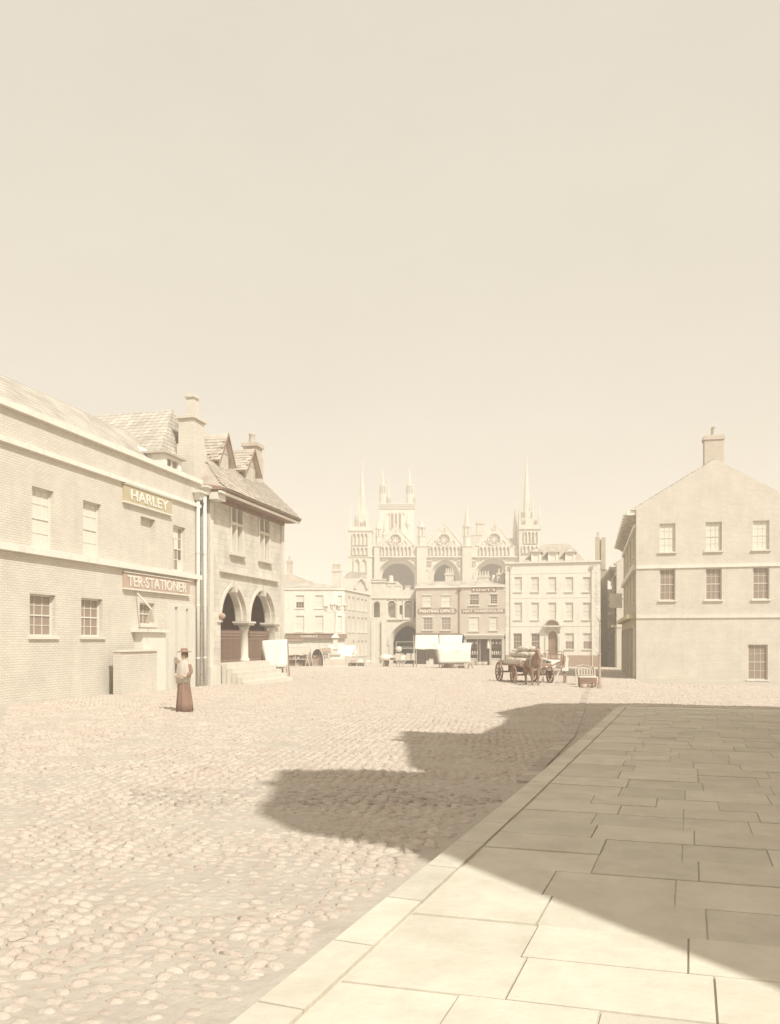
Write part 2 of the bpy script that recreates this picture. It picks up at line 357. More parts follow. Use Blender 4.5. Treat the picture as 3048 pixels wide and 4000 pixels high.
A0 = rng.uniform(0, 6.28, n); W = rng.uniform(.054,.092,n)*SCL; D = rng.uniform(.042,.071,n)*SCL; Hh = rng.uniform(.010,.030,n)*(.72+.3*np.clip(.5+.5*np.sin(P[:,0]*.9+1.7*np.sin(P[:,1]*.31))+.5*np.sin(P[:,1]*.83+P[:,0]*.27),0,1.3))+.003
tl = rng.normal(0,.10,(n,2))
def stone_verts(W, D, Hh, A0, tl, jit):
    out = []
    for rs, zf in ((1.0, -.35), (.9, .35), (.55, .92)):
        for k in range(K):
            a = 2*np.pi*k/K
            ex = np.sign(np.cos(a+.2))*np.abs(np.cos(a+.2))**.8; ey = np.sign(np.sin(a+.2))*np.abs(np.sin(a+.2))**.8
            x = W*rs*ex*(1+jit[:,k]); y = D*rs*ey*(1+jit[:,(k+3)%K]); z = Hh*zf + (x*tl[:,0]+y*tl[:,1])*(zf > 0)
            out.append(np.stack([x, y, z], 1))
    out.append(np.stack([0*W, 0*W, Hh], 1)); return np.stack(out, 1)
V = stone_verts(W, D, Hh, A0, tl, rng.normal(0,.2,(n,K)))
F = [(a*K+i, a*K+(i+1)%K, (a+1)*K+(i+1)%K, (a+1)*K+i) for a in range(2) for i in range(K)]
T3 = [(2*K+i, 2*K+(i+1)%K, 3*K) for i in range(K)]
zz = -.0135*P[:,1] - .010*P[:,0] + .006*np.sin(P[:,0]*2.1+P[:,1]*.7) + .006*np.sin(P[:,1]*2.7-P[:,0]*.6) - .004
show = np.where((sx > 510) & (sx < 2470) & (sy < 3150))[0]; show = show[np.argsort(-sy[show])][:300]
rest = np.setdiff1d(np.arange(n), show)
G = V[rest] + np.concatenate([P[rest], zz[rest][:,None]], 1)[:,None,:]
nv = 3*K+1; base = (np.arange(len(rest))*nv)[:,None,None]
q = (base + np.array(F)[None]).reshape(-1, 4); t = (base + np.array(T3)[None]).reshape(-1, 3)
me = bpy.data.meshes.new('cobbles'); me.vertices.add(len(rest)*nv); me.vertices.foreach_set('co', G.astype(np.float32).ravel())
nl = q.size + t.size; me.loops.add(nl); me.loops.foreach_set('vertex_index', np.concatenate([q.ravel(), t.ravel()]).astype(np.int32))
npol = len(q)+len(t); me.polygons.add(npol)
st_ = np.concatenate([np.arange(len(q))*4, len(q)*4 + np.arange(len(t))*3]).astype(np.int32); me.polygons.foreach_set('loop_start', st_)
me.polygons.foreach_set('use_smooth', np.ones(npol, dtype=bool)); me.update(calc_edges=True); me.validate()
tag(link('cobbles', me, 'cobble', square), 'worn round cobblestones of the square', kind='stuff')
cvar = []
for k in range(8):
    i = show[k]; me = bpy.data.meshes.new('cobblestone'); me.from_pydata([tuple(v) for v in V[i]], [], F + T3); me.materials.append(MT['cobble'])
    for p in me.polygons: p.use_smooth = True
    cvar.append(me)
for j, i in enumerate(show):
    o = bpy.data.objects.new('cobblestone', cvar[j % 8]); col.objects.link(o); o.parent = square; o.location = (P[i,0], P[i,1], zz[i])

# raised flagged pavement on the right, its kerb stones and a stone gutter
outer = [(x, y) for x, y in zip(KX, KY)] + [(1.15, 27.1), (1.9, 27.6), (9.5, 28.2), (9.5, -6)]
pm = MB(); pm.hull([(x, y, gz(x, y) - .2) for x, y in outer], [(x, y, gz(x, y) + .089) for x, y in outer])
pave = tag(pm.build('pavement', 'flagstone'), 'smooth flagged pavement inside a stone kerb', kind='structure')
y = 1.5
while y < 26.6:
    h = random.uniform(.55,.72); y1 = min(y + h, 27.0); s = .27
    while True:
        w = random.uniform(.6, 1.05); X = kerbx(y) + s
        if X > .236*max(y, 3) + .9 or X > 8.6: break
        e = .006; c = [(kerbx(y+e)+s+e, y+e), (kerbx(y+e)+s+w-e, y+e), (kerbx(y1-e)+s+w-e, y1-e), (kerbx(y1-e)+s+e, y1-e)]
        dz = random.uniform(.098,.110); ins = .012
        MB().hull([(a, b, gz(a, b)+.06) for a, b in c], [(a, b, gz(a, b)+dz) for a, b in c]).build('flagstone', 'flagstone', pave)
        s += w
    y = y1
kp = [(kerbx(v), v) for v in np.arange(1, 26.5, .9)] + [(.9, 26.6), (1.18, 27.12), (1.9, 27.62), (3.0, 27.72), (4.2, 27.8), (5.4, 27.9), (6.6, 27.98)]
for (a, b), (c, d) in zip(kp, kp[1:]):
    v = Vector((c-a, d-b, 0)); n_ = Vector((v.y, -v.x, 0)).normalized(); v = v.normalized()*.008
    lo = [(a+v.x, b+v.y), (c-v.x, d-v.y), (c-v.x+n_.x*.25, d-v.y+n_.y*.25), (a+v.x+n_.x*.25, b+v.y+n_.y*.25)]
    MB().hull([(p, q_, gz(p, q_)-.1) for p, q_ in lo], [(p, q_, gz(p, q_)+.115) for p, q_ in lo]).build('kerb_stone', 'flagstone', pave)
gut = thing('gutter', None, None); tag(gut, 'shallow stone gutter running beside the kerb', kind='structure')
gp = [gpt(*p) for p in ((2050, 3060), (2130, 2975), (2225, 2880), (2258, 2810), (2275, 2760), (2288, 2715), (2300, 2690))]
ln = [0]
for a, b in zip(gp, gp[1:]): ln.append(ln[-1] + (b-a).length)
for u in np.arange(0, ln[-1]-.5, .52):
    a = Vector([float(np.interp(u+.01, ln, [p[k] for p in gp])) for k in range(3)]); b = Vector([float(np.interp(u+.50, ln, [p[k] for p in gp])) for k in range(3)])
    v = (b-a).normalized(); n_ = Vector((v.y, -v.x, 0))*.11
    lo = [a-n_, b-n_, b+n_, a+n_]
    MB().hull([(p.x, p.y, p.z-.05) for p in lo], [(p.x, p.y, p.z+.03+.006*random.random()) for p in lo]).build('gutter_stone', 'cobble', gut)

# ------------------------------------------------------------------ stationer's building (left)
S = Fr(-17.5, 28, R(90))
st = fthing('shop_building', 'long pale brick stationer shop with painted name boards on its wall', 'building', S)
sx0, sx1 = -18.0, S.x(777)
zc = S.z(1790, 520); zc2 = S.z(1884, 520); zb = S.z(2232, 520)
wins = []
def sop(a, b, t, bt, mid=None): m_ = (a+b)/2; return (S.x(a), S.x(b), S.z(bt, m_), S.z(t, m_))
oA = sop(677, 724, 2056, 2232); oB = sop(550, 607, 2023, 2200); oC = sop(546, 604, 2356, 2440)
oB = (oB[0], oB[1], oA[2], oB[3]); w1 = oA[1]-oA[0]
ext = []
for a in (395, 210):
    x = S.x(a); ext.append((x-1.1, x, oA[2], oA[3]))
low = [(e[0]-.1, e[1]+.1, oC[2]-.5, oC[3]) for e in ext]
m = wall_mb(MB(), sx0, sx1, -.6, zc, 0, .35, [oA, oB, oC] + ext + low)
m.build('wall', 'pale_brick', st)
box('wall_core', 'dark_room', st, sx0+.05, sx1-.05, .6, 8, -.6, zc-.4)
box('blind_panel', 'pale_brick', st, oB[0]-.05, oB[1]+.05, .22, .34, oB[2]-.05, oB[3]+.05)
window(st, *oA, rec=.18, cols=3, rows=2, pane=['pane_dark','pane_mid','pane_blind'], each=True, sill=.1, fw=.08, bar=.03, label='tall sash window with dark panes under the upper name board')
window(st, *oC, rec=.2, cols=2, rows=1, pane='pane_mid', sill=.06)
for e in ext: window(st, *e, rec=.18, cols=3, rows=2, pane='pane_blind', sill=.1, each=True)
for e in low: window(st, *e, rec=.2, cols=3, rows=2, pane='pane_mid', sill=.08)
box('coping', 'white_stucco', st, sx0, sx1+.04, -.17, .5, zc+.003, zc+.2)
box('string_course', 'white_stucco', st, sx0, sx1-.02, -.14, -.003, zc2-.15, zc2)
zb0 = S.z(2266, 760) + .03
box('string_course', 'white_stucco', st, sx0, sx1-.02, -.19, -.003, zb0, S.z(2246, 760))
def board(fr, par, a, b, zt, zbt, s, mat, lab, t0, t1, hfrac=.62, prj=.1, bold=.02):
    xa, xb = fr.x(a), fr.x(b); bd = box('sign_board', mat, par, xa, xb, -prj, -.003, zbt, zt); bd['label'] = lab
    for z0, z1 in ((zt+.002, zt+.03), (zbt-.06, zbt-.002)): box('moulding', 'white_stucco', bd, xa-.03, xb+.05, -prj-.05, -.003, z0, z1)
    p0, p1 = fr.x(t0, -prj), fr.x(t1, -prj); text(bd, s, 'letter_white', (p0+p1)/2, -prj-.002, (zt+zbt)/2, p1-p0, (zt-zbt)*hfrac, .02, bold)
    return bd
board(S, st, 478, 663, S.z(1952, 663), S.z(2011, 663), 'HARLEY', 'olive_board', 'olive name board reading HARLEY', 511, 657)
board(S, st, 478, 733, S.z(2272, 732), S.z(2324, 732), 'TER\u00b7STATIONER', 'sign_board', 'tan name board reading TER STATIONER', 498, 729, .74)
# shop front: flat hood over a boxed bay, brick stall riser, painted doors
hz = S.z(2464, 600, -.5)
hd = box('shop_hood', 'white_stucco', st, S.x(556, -.5), S.x(655, -.5), -.55, -.003, hz-.06, hz+.06)
box('shop_bay', 'white_paint', st, S.x(560, -.4), S.x(648, -.4), -.4, -.003, -.5, hz-.065)
rz = S.z(2545, 560, -.7)
box('stall_riser', 'pale_brick', st, S.x(470, -.7), S.x(613, -.7), -.7, -.403, -.5, rz)
box('riser_ledge', 'white_stucco', st, S.x(468, -.7), S.x(616, -.7), -.76, -.405, rz+.003, rz+.08)
dt = S.z(2362, 700)
df = MB(); x0, x1 = S.x(652), S.x(757); xa, xb, xc, xd = S.x(676), S.x(688), S.x(720), S.x(729)
wall_mb(df, x0, x1, -.5, dt, -.09, -.003, [(xa, xb, .6, dt-.12), (xc, xd, .6, dt-.16)]); df.build('door_case', 'white_paint', st)
MB().tube((S.x(700)-.2, -.1, 1.1), (S.x(700)-.2, -.16, 1.1), .03).build('door_knob', 'cast_iron', st)
aw = MB(); ax_ = S.x(575, -.9); za = S.z(2320, 540, -.4)
aw.bar((S.x(536,-.1), -.1, S.z(2318, 536, -.1)), (S.x(594,-1.0), -1.0, S.z(2382, 594, -1.0)), .05)
arm = aw.build('awning_arm', 'white_paint', st)
MB().hull([(S.x(570,-.5),-.5,S.z(2432,570,-.5)), (S.x(604,-1),-1.0,S.z(2430,604,-1)), (S.x(594,-1),-1.0,S.z(2384,594,-1)), (S.x(590,-.9),-.9,S.z(2384,590,-.9))],
          [(S.x(570,-.5),-.47,S.z(2432,570,-.5)), (S.x(604,-1),-.97,S.z(2430,604,-1)), (S.x(594,-1),-.97,S.z(2384,594,-1)), (S.x(590,-.9),-.87,S.z(2384,590,-.9))]).build('folded_awning', 'canvas', arm)
# roof, attic window, chimney
rd = S.z(1690, 507, 3.5)
MB().prismx([(.4, zc-.1), (3.5, rd), (6.6, zc-.1), (6.6, zc-.4), (.4, zc-.4)], sx0, S.x(690, 2.0)-.4).build('roof', 'pale_slate', st)
def roof_z(y): return zc-.1 + (rd-zc+.1)*(y-.4)/3.1
xr = S.x(690, 2.0); zr = S.z(1600, 690, 2.0)
hp_ = MB(); hp_.add([(xr-4.2,1.0,zc-.3),(xr+3.0,1.0,zc-.3),(xr+3.0,11,zc-.3),(xr-4.2,11,zc-.3),(xr,2.2,zr),(xr,9.8,zr)], [(0,1,4),(1,2,5,4),(2,3,5),(3,0,4,5),(0,3,2,1)]); hp_.build('rear_roof', 'pale_slate', st)
da, db = S.x(640, .9), S.x(709, .9); dz1 = S.z(1770, 640, .9); dz0 = dz1-1.05
dm = MB(); wall_mb(dm, da, db, dz0, dz1, .9, 1.1, [(da+.3, db-.3, dz0+.2, dz1-.14)]); dm.prismx([(1.1, dz0), (2.2, roof_z(2.2)+.1), (2.4, dz1), (1.1, dz1)], da, db)
dd = dm.build('dormer', 'white_stucco', st); box('dormer_roof', 'stone_slate', dd, da-.18, db+.18, .72, 2.75, dz1+.003, dz1+.1)
box('pane', 'pane_mid', dd, da+.29, db-.29, 1.02, 1.04, dz0+.19, dz1-.13); box('window_post', 'white_paint', dd, (da+db)/2-.04, (da+db)/2+.04, .95, 1.01, dz0+.2, dz1-.14)
cy = 1.0; cxm = S.x(752, cy); z = lambda v: S.z(v, 750, cy)
ch = MB(); ch.box(cxm-.62, cxm+.62, cy-.42, cy+.5, zc-.3, z(1742)); ch.box(cxm-.56, cxm+.56, cy-.34, cy+.44, z(1742), z(1645)); ch.box(cxm-.66, cxm+.66, cy-.44, cy+.52, z(1645), z(1632))
chb = ch.build('chimney', 'pale_brick', st)
cs_ = MB(); cs_.box(cxm-.24, cxm+.24, cy-.18, cy+.2, z(1632), z(1556)); cs_.box(cxm-.31, cxm+.31, cy-.25, cy+.27, z(1556), z(1550)); cs_.box(cxm-.22, cxm+.22, cy-.16, cy+.18, z(1550), z(1541)); cs_.build('chimney_shaft', 'pale_brick', chb)
for k, (a, v) in enumerate(((774, 1945), (800, 1925))):
    x = S.x(a, -.13); zt = S.z(v, a, -.13); gzl = gz(-17.4, 28+x) - S.o.z
    p = tag(MB().lathe([(.085, gzl-.05), (.085, zt), ], (x, -.13, 0), 10).build('drain_pipe', 'white_paint', None, True), ('white drain pipe on the brick side of the Guildhall corner', 'white drain pipe on the Guildhall side of the corner, its hopper set higher')[k], 'drain pipe', 'drain pipes at the Guildhall corner')
    p.location = S.o; p.rotation_euler = (0, 0, S.rot)
    hp = MB(); hp.hull([(x-.12,-.26,zt-.1),(x+.12,-.26,zt-.1),(x+.12,-.02,zt-.1),(x-.12,-.02,zt-.1)], [(x-.26,-.36,zt+.2),(x+.26,-.36,zt+.2),(x+.26,-.005,zt+.2),(x-.26,-.005,zt+.2)]); hp.box(x-.32, x+.32, -.42, -.004, zt+.2, zt+.3)
    hp.build('hopper_head', 'white_paint', p)
    for zz_ in (1.2, 3.6, 6.0): MB().lathe([(.1, zz_), (.1, zz_+.07)], (x, -.13, 0), 10).build('collar', 'white_paint', p)

# ------------------------------------------------------------------ Guildhall
G_ = Fr(-17.5, 40, R(90)); oz = G_.o.z
gh = fthing('guildhall', 'stone guildhall on open arches with steep stone slate roof and gabled dormers', 'building', G_)
x0, x1 = G_.x(812), G_.x(1106); TK = .62; DP = 6.0
zf = G_.z(2590, 860, .3); zs = G_.z(2425, 925); za = G_.z(2289, 915); zst = G_.z(2232, 850); ze = G_.z(1925, 836) ; zsill = G_.z(2158, 900)
ze = 8.86 - oz; zt = za + .25
a0, a1, b0, b1 = G_.x(862), G_.x(961), G_.x(976), G_.x(1073)
wn = [(G_.x(903), G_.x(946)), (G_.x(1013), G_.x(1051))]; zw1 = ze - .32
m = wall_mb(MB(), x0, x1, -.6, ze, 0, TK, [(a0, b1, zf, zs), (a0, a1, zs, zt), (b0, b1, zs, zt)] + [(p, q, zsill, zw1) for p, q in wn])
for p, q in ((a0, a1), (b0, b1)): arch_fill(m, p, q, zs, za, zt, 0, TK, 9)
m.build('front_wall', 'coursed_stone', gh)
MB().box(x0, x0+.5, TK+.002, DP, -.6, ze).build('end_wall', 'coursed_stone', gh)
ew = wall_mb(MB(), TK+.002, DP, -.6, ze, x1-.55, x1, [(2.2, 4.4, zf, zs+1.0)])
ew.v = [(y_, x_, z_) for x_, y_, z_ in ew.v]; ew.build('end_wall', 'coursed_stone', gh)
bx1 = G_.x(985, DP)
wall_mb(MB(), x0+.5, x1-.55, -.6, ze, DP-.5, DP, [(x0+.9, min(bx1, x1-.7), zf-.02, G_.z(2342, 885, DP))]).build('back_wall', 'coursed_stone', gh)
box('shade_lining', 'shade_brown', gh, x1-.58, x1-.552, TK+.01, DP-.52, zf, zst-.29); box('shade_lining', 'shade_brown', gh, min(bx1, x1-.7)+.01, x1-.59, DP-.53, DP-.502, zf, zst-.29); box('shade_lining', 'shade_brown', gh, x0+.502, x1-.59, DP-.56, DP-.532, G_.z(2342, 885, DP), zst-.29)  # added linings, the arcade's shade painted into their colour
box('upper_floor', 'shade_brown', gh, x0+.5, x1-.55, TK+.002, DP-.5, zst-.28, zst)  # ceiling coloured dark for the same arcade shade
box('arcade_floor', 'plinth_brick', gh, x0+.5, x1-.55, TK+.002, DP+.3, -.6, zf-.002)  # floor coloured darker to deepen the shade inside the arches
box('threshold', 'ashlar', gh, a0-.02, b1+.02, -.08, TK+.02, zf-.12, zf+.004)
for p, q in ((a0, a1), (b0, b1)):
    arch_ring(MB(), p+.01, q-.01, zs+.01, za-.01, .16, -.06, -.003, 9).build('arch_moulding', 'ashlar', gh)
    arch_ring(MB(), p+.19, q-.19, zs+.01, za-.2, .17, .16, .5, 9).build('inner_arch', 'ashlar', gh)
    c = (p+q)/2; MB().prism([(c-.13, za-.33), (c+.13, za-.33), (c+.2, za+.22), (c-.2, za+.22)], -.16, .1).build('keystone', 'ashlar', gh)
for c in ((a1+b0)/2, b1-.12):
    k = MB().lathe([(.3, zf), (.3, zf+.12), (.25, zf+.18), (.225, zf+.25), (.21, zs-.52), (.25, zs-.5), (.25, zs-.44), (.22, zs-.42), (.33, zs-.22)], (c, .22, 0), 16).build('column', 'ashlar', gh, True)
    h = MB(); h.box(c-.4, c+.4, -.2, .62, zs-.2, zs-.1); h.box(c-.48, c+.48, -.26, .66, zs-.1, zs-.004); h.build('capital', 'ashlar', k)
box('impost', 'ashlar', gh, a0-.4, a0+.06, -.1, .5, zs-.12, zs-.005)
MB().lathe([(.0,-.16),(.1,-.12),(.16,0),(.1,.12),(.0,.16)], (a0-.12, -.16, zs+.18), 10).build('stone_ball', 'plinth_brick', gh, True)
box('string_course', 'ashlar', gh, a0-.2, b1+.35, -.2, -.003, zst, zst+.13)
box('corner_pilaster', 'ashlar', gh, x0+.02, x0+.42, -.09, -.003, -.5, ze-.3)
box('corner_pilaster', 'ashlar', gh, x1-.42, x1-.02, -.09, -.003, -.5, ze-.3)
box('plinth', 'ashlar', gh, x0, a0-.25, -.14, -.005, -.6, zf-.1)
for p, q in wn:
    w = MB(); c = (p+q)/2; zt_ = zsill + (zw1-zsill)*.66
    w.box(p-.14, p+.03, -.05, .2, zsill, zw1); w.box(q-.03, q+.14, -.05, .2, zsill, zw1); w.box(c-.08, c+.08, -.02, .2, zsill, zw1)
    w.box(p+.03, q-.03, -.04, .2, zt_-.07, zt_+.07)
    wd = w.build('window', 'ashlar', gh); box('sill', 'ashlar', wd, p-.24, q+.24, -.24, .2, zsill-.13, zsill-.004)
    for k0, k1 in ((p+.03, c-.08), (c+.08, q-.03)):
        for j, (h0, h1) in enumerate(((zsill, zt_-.07), (zt_+.07, zw1))):
            box('pane', ('pane_blind', 'pane_mid')[j], wd, k0, k1, .3, .31, h0, h1)  # upper panes darker: the eave shadow put into their colour
# eaves
OV = .8
box('soffit', 'brown_timber', gh, x0-.35, x1+.5, -OV+.1, -.003, ze-.1, ze)
box('gutter', 'white_paint', gh, x0-.38, x1+.55, -OV-.06, -OV+.08, ze-.13, ze-.03)
MB().prismx([(-OV-.1, ze+.14), (-OV-.1, ze+.02), (-OV+.2, ze+.01), (0, ze+.05), (0, ze+.3)], x0-.4, x1+.62).build('eave_board', 'brown_timber', gh)
box('cornice_return', 'white_paint', gh, x0-.36, x0+.5, -OV+.12, -.25, ze-.42, ze-.103)
box('frieze', 'brown_timber', gh, x0+.5, x1-.05, -.12, -.003, ze-.3, ze-.103)
ry, rzz = 3.0, 12.75 - oz; e0 = (-OV-.15, ze+.12)
sl_ = Vector((0, ry-e0[0], rzz-e0[1])); 
HX = x0 + 2.7; rr_ = MB(); yb2 = 2*ry-e0[0]
rr_.add([(x0-.3, e0[0], e0[1]), (x1+.55, e0[0], e0[1]), (x1+.55, ry, rzz), (HX, ry, rzz), (x0-.3, e0[0]+.1, e0[1]-.06), (x1+.55, e0[0]+.1, e0[1]-.06), (x1+.55, ry, rzz-.18), (HX, ry, rzz-.18)], [(0,1,2,3),(7,6,5,4),(0,4,5,1),(1,5,6,2),(3,2,6,7),(0,3,7,4)]); rr_.build('roof', 'stone_slate', gh)
MB().add([(x0-.3, e0[0]+.02, e0[1]), (HX, ry, rzz-.01), (x0-.3, yb2-.02, e0[1]), (x0-.3, e0[0]+.1, e0[1]-.1), (HX, ry, rzz-.2), (x0-.3, yb2-.1, e0[1]-.1)], [(0,1,2),(3,5,4),(0,3,4,1),(1,4,5,2),(2,5,3,0)]).build('hip_roof', 'stone_slate', gh)
MB().add([(HX, ry+.002, rzz), (x1+.55, ry+.002, rzz), (x1+.55, yb2, e0[1]), (x0-.3, yb2, e0[1]), (HX, ry+.002, rzz-.18), (x1+.55, ry+.002, rzz-.18), (x1+.55, yb2-.1, e0[1]-.08), (x0-.3, yb2-.1, e0[1]-.08)], [(0,1,2,3),(7,6,5,4),(0,4,5,1),(1,5,6,2),(2,6,7,3),(3,7,4,0)]).build('roof', 'stone_slate', gh)
for xx in (x1-.3,): MB().prismx([(.02, ze+.01), (2*ry-.02, ze+.01), (ry, rzz-.25)], xx, xx+.28).build('gable', 'coursed_stone', gh)
tiles(gh, (x0-.3, e0[0]-.03, e0[1]+.01), (1,0,0), sl_, x1-x0+.85, sl_.length, .30, .215, clip=lambda x, s: x > 3.0*s/sl_.length + .1)
for k in range(28):
    xx = HX + (x1-HX+.55)*k/28; MB().prismx([(ry-.2, rzz-.14), (ry, rzz+.07), (ry+.2, rzz-.14), (ry, rzz-.02)], xx+.01, xx+(x1-HX+.55)/28-.01).build('ridge_tile', 'stone_slate', gh)
def roofz(y): return e0[1] + (y-e0[0])/sl_.y*sl_.z
for (p, q, zwv, zav, lab) in ((852, 892, 1762, 1694, 'boarded gabled dormer beside the tall chimney'), (956, 997, 1812, 1754, 'boarded gabled dormer beside the short chimney')):
    yf = .8; xa, xb = G_.x(p, yf), G_.x(q, yf); c = (xa+xb)/2; zw = G_.z(zwv, p, yf); zA = G_.z(zav, (p+q)/2, yf); hw = (xb-xa)/2
    d = MB(); d.prism([(xa, roofz(yf)-.1), (xb, roofz(yf)-.1), (xb, zw), (c, zA-.06), (xa, zw)], yf, yf+.08)
    yb_ = yf + (zw-roofz(yf))/(sl_.z/sl_.y) + .2
    for s_ in (xa, xb-.08): d.prismx([(yf+.08, roofz(yf)-.1), (yb_, zw), (yf+.08, zw)], s_, s_+.08)
    dm = d.build('dormer', 'stone_slate', gh); dm['label'] = lab
    for k in range(4): box('board', 'pale_timber', dm, xa+.04+(xb-xa-.08)*k/4+.006, xa+.04+(xb-xa-.08)*(k+1)/4-.006, yf-.03, yf-.002, roofz(yf)+.02, zw-.02)
    MB().prism([(xa+.04, zw+.02), (xb-.04, zw+.02), (c, zA-.2)], yf-.025, yf-.001).build('gable_board', 'tan_cloth', dm)
    ov = .3; zE = zw - (zA-zw)/hw*ov; yr = yf + (zA-roofz(yf))/(sl_.z/sl_.y) + .1
    for s_ in (-1, 1):
        r_ = MB(); xe = c + s_*(hw+ov)
        yE = e0[0] + (zE-e0[1])/sl_.z*sl_.y + .1
        r_.hull([(xe, yf-.28, zE), (c, yf-.28, zA), (c, yr, zA), (xe, yE, zE)], [(xe, yf-.28, zE-.07), (c, yf-.28, zA-.09), (c, yr, zA-.09), (xe, yE, zE-.07)])
        r_.build('dormer_roof', 'stone_slate', dm)
    upv = Vector((hw+ov, 0, zA-zE)); yE = e0[0] + (zE-e0[1])/sl_.z*sl_.y
    tiles(dm, (c-hw-ov-.02, yf-.28, zE+.012), (0,1,0), upv, yr-yf+.28, upv.length, .26, .2, clip=lambda x, s: (yf-.28+x) < yE + (yr-yE)*(s/upv.length) - .12)
    bg_ = MB()
    for s_ in (-1, 1): bg_.prism([(c+s_*(hw+ov), zE-.1), (c+s_*(hw+ov), zE+.03), (c, zA+.03), (c, zA-.14)], yf-.32, yf-.285)
    bg_.build('barge_board', 'brown_timber', dm)
cc = G_.x(985, 1.7); zt_ = G_.z(1737, 985, 1.7)
ck = MB(); ck.box(cc-.5, cc+.5, 1.2, 2.1, roofz(1.2)-.5, zt_-.75); ck.box(cc-.46, cc+.46, 1.26, 2.04, zt_-.75, zt_-.2); ck.box(cc-.56, cc+.56, 1.14, 2.16, zt_-.2, zt_)
ckc = ck.build('chimney', 'buff_brick', gh); MB().lathe([(.22,0),(.2,.08),(.17,.5),(.2,.55),(.2,.62)], (cc-.1, 1.65, zt_-.01), 10).build('chimney_pot', 'buff_brick', ckc, True)
# iron railings between the arcade columns
barm = MB(); barm.tube((0,0,0), (0,0,zrh:=(G_.z(2473, 900, .3)-zf)), .021, n=6); barm.tube((0,0,zrh), (0,0,zrh+.05), .035, .03, 6); barm.tube((0,0,zrh+.05), (0,0,zrh+.17), .03, .004, 6)
bm_ = bpy.data.meshes.new('bar'); bm_.from_pydata(barm.v, [], barm.f); bm_.materials.append(MT['cast_iron'])
for (p, q, lab) in ((a0+.02, (a1+b0)/2-.24, 'spiked iron railing closing the left-hand Guildhall arch above the steps'), ((a1+b0)/2+.24, b1-.36, 'spiked iron railing closing the Guildhall arch behind the white draped stall')):
    rl = thing('iron_railing', lab, 'railing', G_.world((p+q)/2, .3, zf), G_.rot, 'railings in the Guildhall arches'); L_ = (q-p)/2
    for z0 in (.06, zrh-.13, zrh-.32): box('rail', 'cast_iron', rl, -L_, L_, -.02, .02, z0, z0+.05)
    nb = int((q-p)/.125)
    for k in range(nb+1):
        o = bpy.data.objects.new('bar', bm_); col.objects.link(o); o.parent = rl; o.location = (-L_ + (q-p)*k/nb, 0, .002)
# steps
s0, s1 = a0-.1, G_.x(1030); base = gz(-16, 40) - oz; NS = 5
stp = thing('stone_steps', 'worn stone steps rising to the railed Guildhall arches', 'steps', G_.world((s0+s1)/2, -.1, base), G_.rot)
for k in range(NS):
    hgt = (zf-.03-base)*(NS-k)/NS; MB().box(-(s1-s0)/2-.05*k, (s1-s0)/2+.07*k, -.30*(k+1), -.30*k-.002 if k else .0, -.35, hgt).build('step', 'ashlar', stp)
# pale house seen through the arcade
B_ = Fr(-37, 62, R(90)); bh = fthing('plastered_house', 'pale plastered house seen through the open Guildhall arches', 'house', B_)
ops = [(-12+i*4.2, -10.9+i*4.2, 3.2, 4.9) for i in range(6)] + [(-12+i*4.2, -10.6+i*4.2, .9, 2.5) for i in range(6)]
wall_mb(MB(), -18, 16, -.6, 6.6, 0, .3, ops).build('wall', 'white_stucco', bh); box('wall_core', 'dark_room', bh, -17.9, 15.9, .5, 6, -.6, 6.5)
for o in ops: window(bh, *o, pane='pane_mid' if o[2] < 2 else 'pane_blind')
MB().prismx([(-.3, 6.55), (3, 9.2), (6.3, 6.55)], -18.2, 16.2).build('roof', 'pale_slate', bh)

# ------------------------------------------------------------------ corner shop at the end of the square (GARRAT)
g3 = lambda u, v: (1090 + .3274*u, 2150 + .3274*v)
o_ = at(1235, 2500, 88); C_ = Fr(o_.x, o_.y, TH)
cb = fthing('corner_shop', 'white corner shop with cut-off corner and brown GARRAT fascia', 'building', C_)
ztop = C_.z(g3(0, 470)[1], 1200); xa, xb = C_.x(1070), C_.x(1306)
ch_l = 1.25; A2 = Matrix.Translation((xb, 0, 0)) @ Matrix.Rotation(R(30), 4, 'Z'); c2 = A2 @ Vector((ch_l, 0, 0))
A3 = Matrix.Translation(c2) @ Matrix.Rotation(R(90) - TH, 4, 'Z'); L3 = 10.8
def rc(u0, v0, u1, v1): return C_.rect(*g3(u0, v0), *g3(u1, v1))
ops = [rc(200, 537, 300, 690), rc(433, 537, 530, 690), rc(200, 780, 300, 968), rc(430, 780, 528, 968)]
wall_mb(MB(), xa, xb, -.6, ztop, 0, .3, ops).build('front_wall', 'white_stucco', cb)
z1a, z1b = ops[0][2], ops[0][3]; z2a, z2b = ops[2][2], ops[2][3]; z3a, z3b = .9, C_.z(g3(0, 1078)[1], 1400)
for i, o in enumerate(ops): window(cb, *o, rec=.12, cols=3, rows=2, pane=['pane_dark','pane_blind'] if i == 0 else ['pane_blind','pane_blind','pane_mid'][:2], sill=.08)
co_ = [(.42, .95, a, b) for a, b in ((z1a, z1b), (z2a, z2b))]
wall_mb(MB(), 0, ch_l, -.6, ztop, 0, .3, co_).build('corner_wall', 'white_stucco', cb).matrix_local = A2
for o in co_: window(cb, *o, cols=2, rows=2, sill=.06).matrix_local = A2
so_ = []
for cxx in (1.9, 3.5, 5.6, 7.2, 8.8):
    for a, b in ((z1a, z1b), (z2a, z2b), (z3a, z3b)):
        if not (a == z3a and cxx < 2): so_.append((cxx-.42, cxx+.42, a, b))
wall_mb(MB(), .001, L3, -.6, ztop, 0, .3, so_).build('side_wall', 'pale_brick', cb).matrix_local = A3
for o in so_: window(cb, *o, rec=.16, cols=2, rows=2, sill=.08).matrix_local = A3
box('cornice', 'white_stucco', cb, xa, xb, -.12, .3, ztop+.003, ztop+.16)
